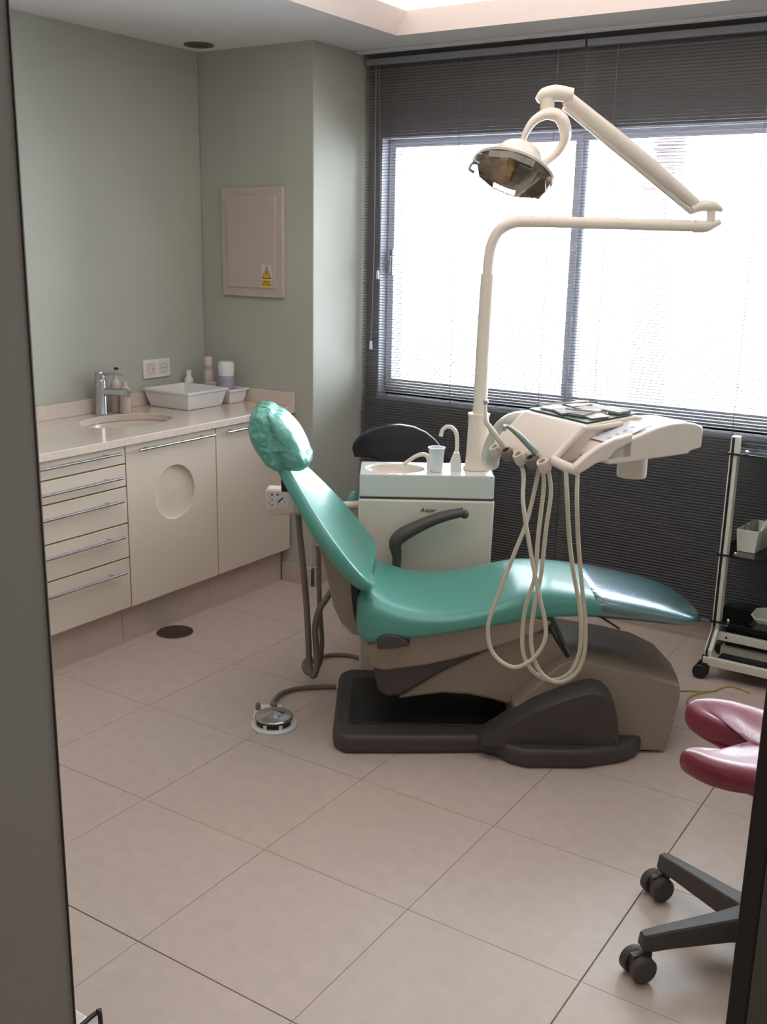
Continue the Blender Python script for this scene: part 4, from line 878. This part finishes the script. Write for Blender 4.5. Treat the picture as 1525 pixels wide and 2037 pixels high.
# things on the trolley
x0 = tx0
bk = thing('basket', (x0+.075, 2.52, .473), 'white open basket with cut out rim on the middle trolley shelf', 'basket')
def bkr(dx, dy, z, up=0): return [(x0+.024-dx, 2.445-dy, z), (x0+.105+dx, 2.445-dy, z), (x0+.130+dx, 2.635+dy, z+up), (x0+.045-dx, 2.635+dy, z+up)]
B().loft([bkr(-.008, -.006, .474), bkr(0, 0, .560, .0), bkr(-.003, -.003, .561, .0), bkr(-.011, -.009, .480)]).build('basket_wall', 'trolley', bk, bevel=.004, ang=20)
B().tube([(x0+.106, 2.48, .556), (x0+.113, 2.53, .588), (x0+.118, 2.58, .590), (x0+.124, 2.615, .560)], .005, n=8).build('rim_loop', 'trolley', bk)
for (dx, dy, r, h, lb_) in ((.055, .06, .012, .09, 'small steel cup inside the white basket near its front'), (.068, .12, .016, .10, 'dark cap jar inside the white basket at its middle')):
    c = Vector((x0+.0+dx, 2.41+dy, .482)); o = B().lathe([(r*.8, 0), (r, .004), (r, h-.006), (r*.9, h), (r*.2, h+.002)], c, n=16).build('small_jar', 'greymetal' if r < .014 else 'hosegrey', base=c); tag(o, lb_, 'jar', 'jars in the trolley basket')
bb = thing('blue_box', (x0+.22, 2.46, .473), 'dark blue box with white top at the right edge of the middle shelf', 'box')
B().box((x0+.145, 2.43, .474), (x0+.28, 2.53, .516)).build('box_base', 'blue', bb, bevel=.004)
B().box((x0+.155, 2.44, .516), (x0+.27, 2.52, .548)).build('box_top', 'white', bb, bevel=.008)
td2 = thing('white_dish', (x0+.16, 2.52, .208), 'white flat dish on the lowest glass shelf of the trolley', 'dish')
B().loft([[(x0+.12, 2.47, .209), (x0+.14, 2.44, .209), (x0+.26, 2.44, .209), (x0+.26, 2.58, .209), (x0+.15, 2.58, .209), (x0+.12, 2.55, .209)], [(x0+.105, 2.47, .228), (x0+.13, 2.425, .228), (x0+.275, 2.425, .228), (x0+.275, 2.595, .228), (x0+.14, 2.595, .228), (x0+.105, 2.56, .228)], [(x0+.112, 2.473, .229), (x0+.134, 2.431, .229), (x0+.269, 2.431, .229), (x0+.269, 2.589, .229), (x0+.144, 2.589, .229), (x0+.112, 2.557, .229)], [(x0+.128, 2.475, .213), (x0+.145, 2.447, .213), (x0+.255, 2.447, .213), (x0+.255, 2.575, .213), (x0+.155, 2.575, .213), (x0+.128, 2.545, .213)]]).build('dish_body', 'trolley', td2)
bbx = thing('black_box', (x0+.2, 2.50, .165), 'black equipment box with cables on the base of the trolley', 'equipment')
B().box((x0+.03, 2.425, .102), (x0+.40, 2.57, .176)).build('casing', 'black', bbx, bevel=.004)
B().tube([(x0+.03, 2.47, .178), (x0+.07, 2.44, .196), (x0+.11, 2.46, .186), (x0+.15, 2.44, .196), (x0+.2, 2.46, .182)], .004, n=8).build('cable', 'hosegrey', bbx)
B().tube([(x0+.10, 2.50, .181), (x0+.16, 2.45, .190), (x0+.22, 2.45, .190), (x0+.24, 2.49, .184)], .006, n=8).build('cable', 'trolley', bbx)
# yellow cable on the floor
yc = thing('yellow_cable', G(*Z(1400, 1385, 0)), 'thin yellow cable lying in a loose loop on the floor behind the burgundy stool', 'cable')
B().tube(Gs([Z(*a, .004) for a in ((1345, 1375), (1372, 1374), (1400, 1376), (1425, 1372), (1446, 1365), (1466, 1368), (1490, 1378))]), .0032, n=8, k=6).build('strand', 'yellow', yc)
B().tube(Gs([Z(*a, .004) for a in ((1425, 1373), (1400, 1377), (1378, 1383), (1367, 1393), (1369, 1405), (1384, 1415), (1410, 1420))]), .0032, n=8, k=6).build('strand', 'yellow', yc)

# ================================================================== corner thing by the left jamb
A_ = HIT(140, 1999, 'z', .30); B_ = HIT(176, 2022, 'z', .30); e_x = (B_-A_).normalized(); e_y = Vector((e_x.y, -e_x.x, 0))
if e_y.dot(CAM-A_) < 0: e_y = -e_y
A_.z = B_.z = 0
bn = thing('white_bin', A_+e_y*.08, 'corner of a white box with black wire frame beside the left door jamb', 'container')
B().prism([A_-e_x*.10+Vector((0, 0, .01)), B_+Vector((0, 0, .01)), B_+e_y*.11+Vector((0, 0, .01)), A_-e_x*.10+e_y*.11+Vector((0, 0, .01))], (0, 0, .29)).build('box_body', 'trolley', bn, bevel=.004)
e0 = HIT(160, 2042, 'z', .315); e1 = HIT(187, 2018, 'z', .315); e2 = HIT(199, 2021, 'z', .305)
B().tube([e0, e1, (e1+e2)/2+Vector((0, 0, .003)), e2, (e2.x, e2.y, .15), (e2.x, e2.y, .004)], .0042, n=8, k=4).build('wire_frame', 'black', bn)

bpy.context.view_layer.update()
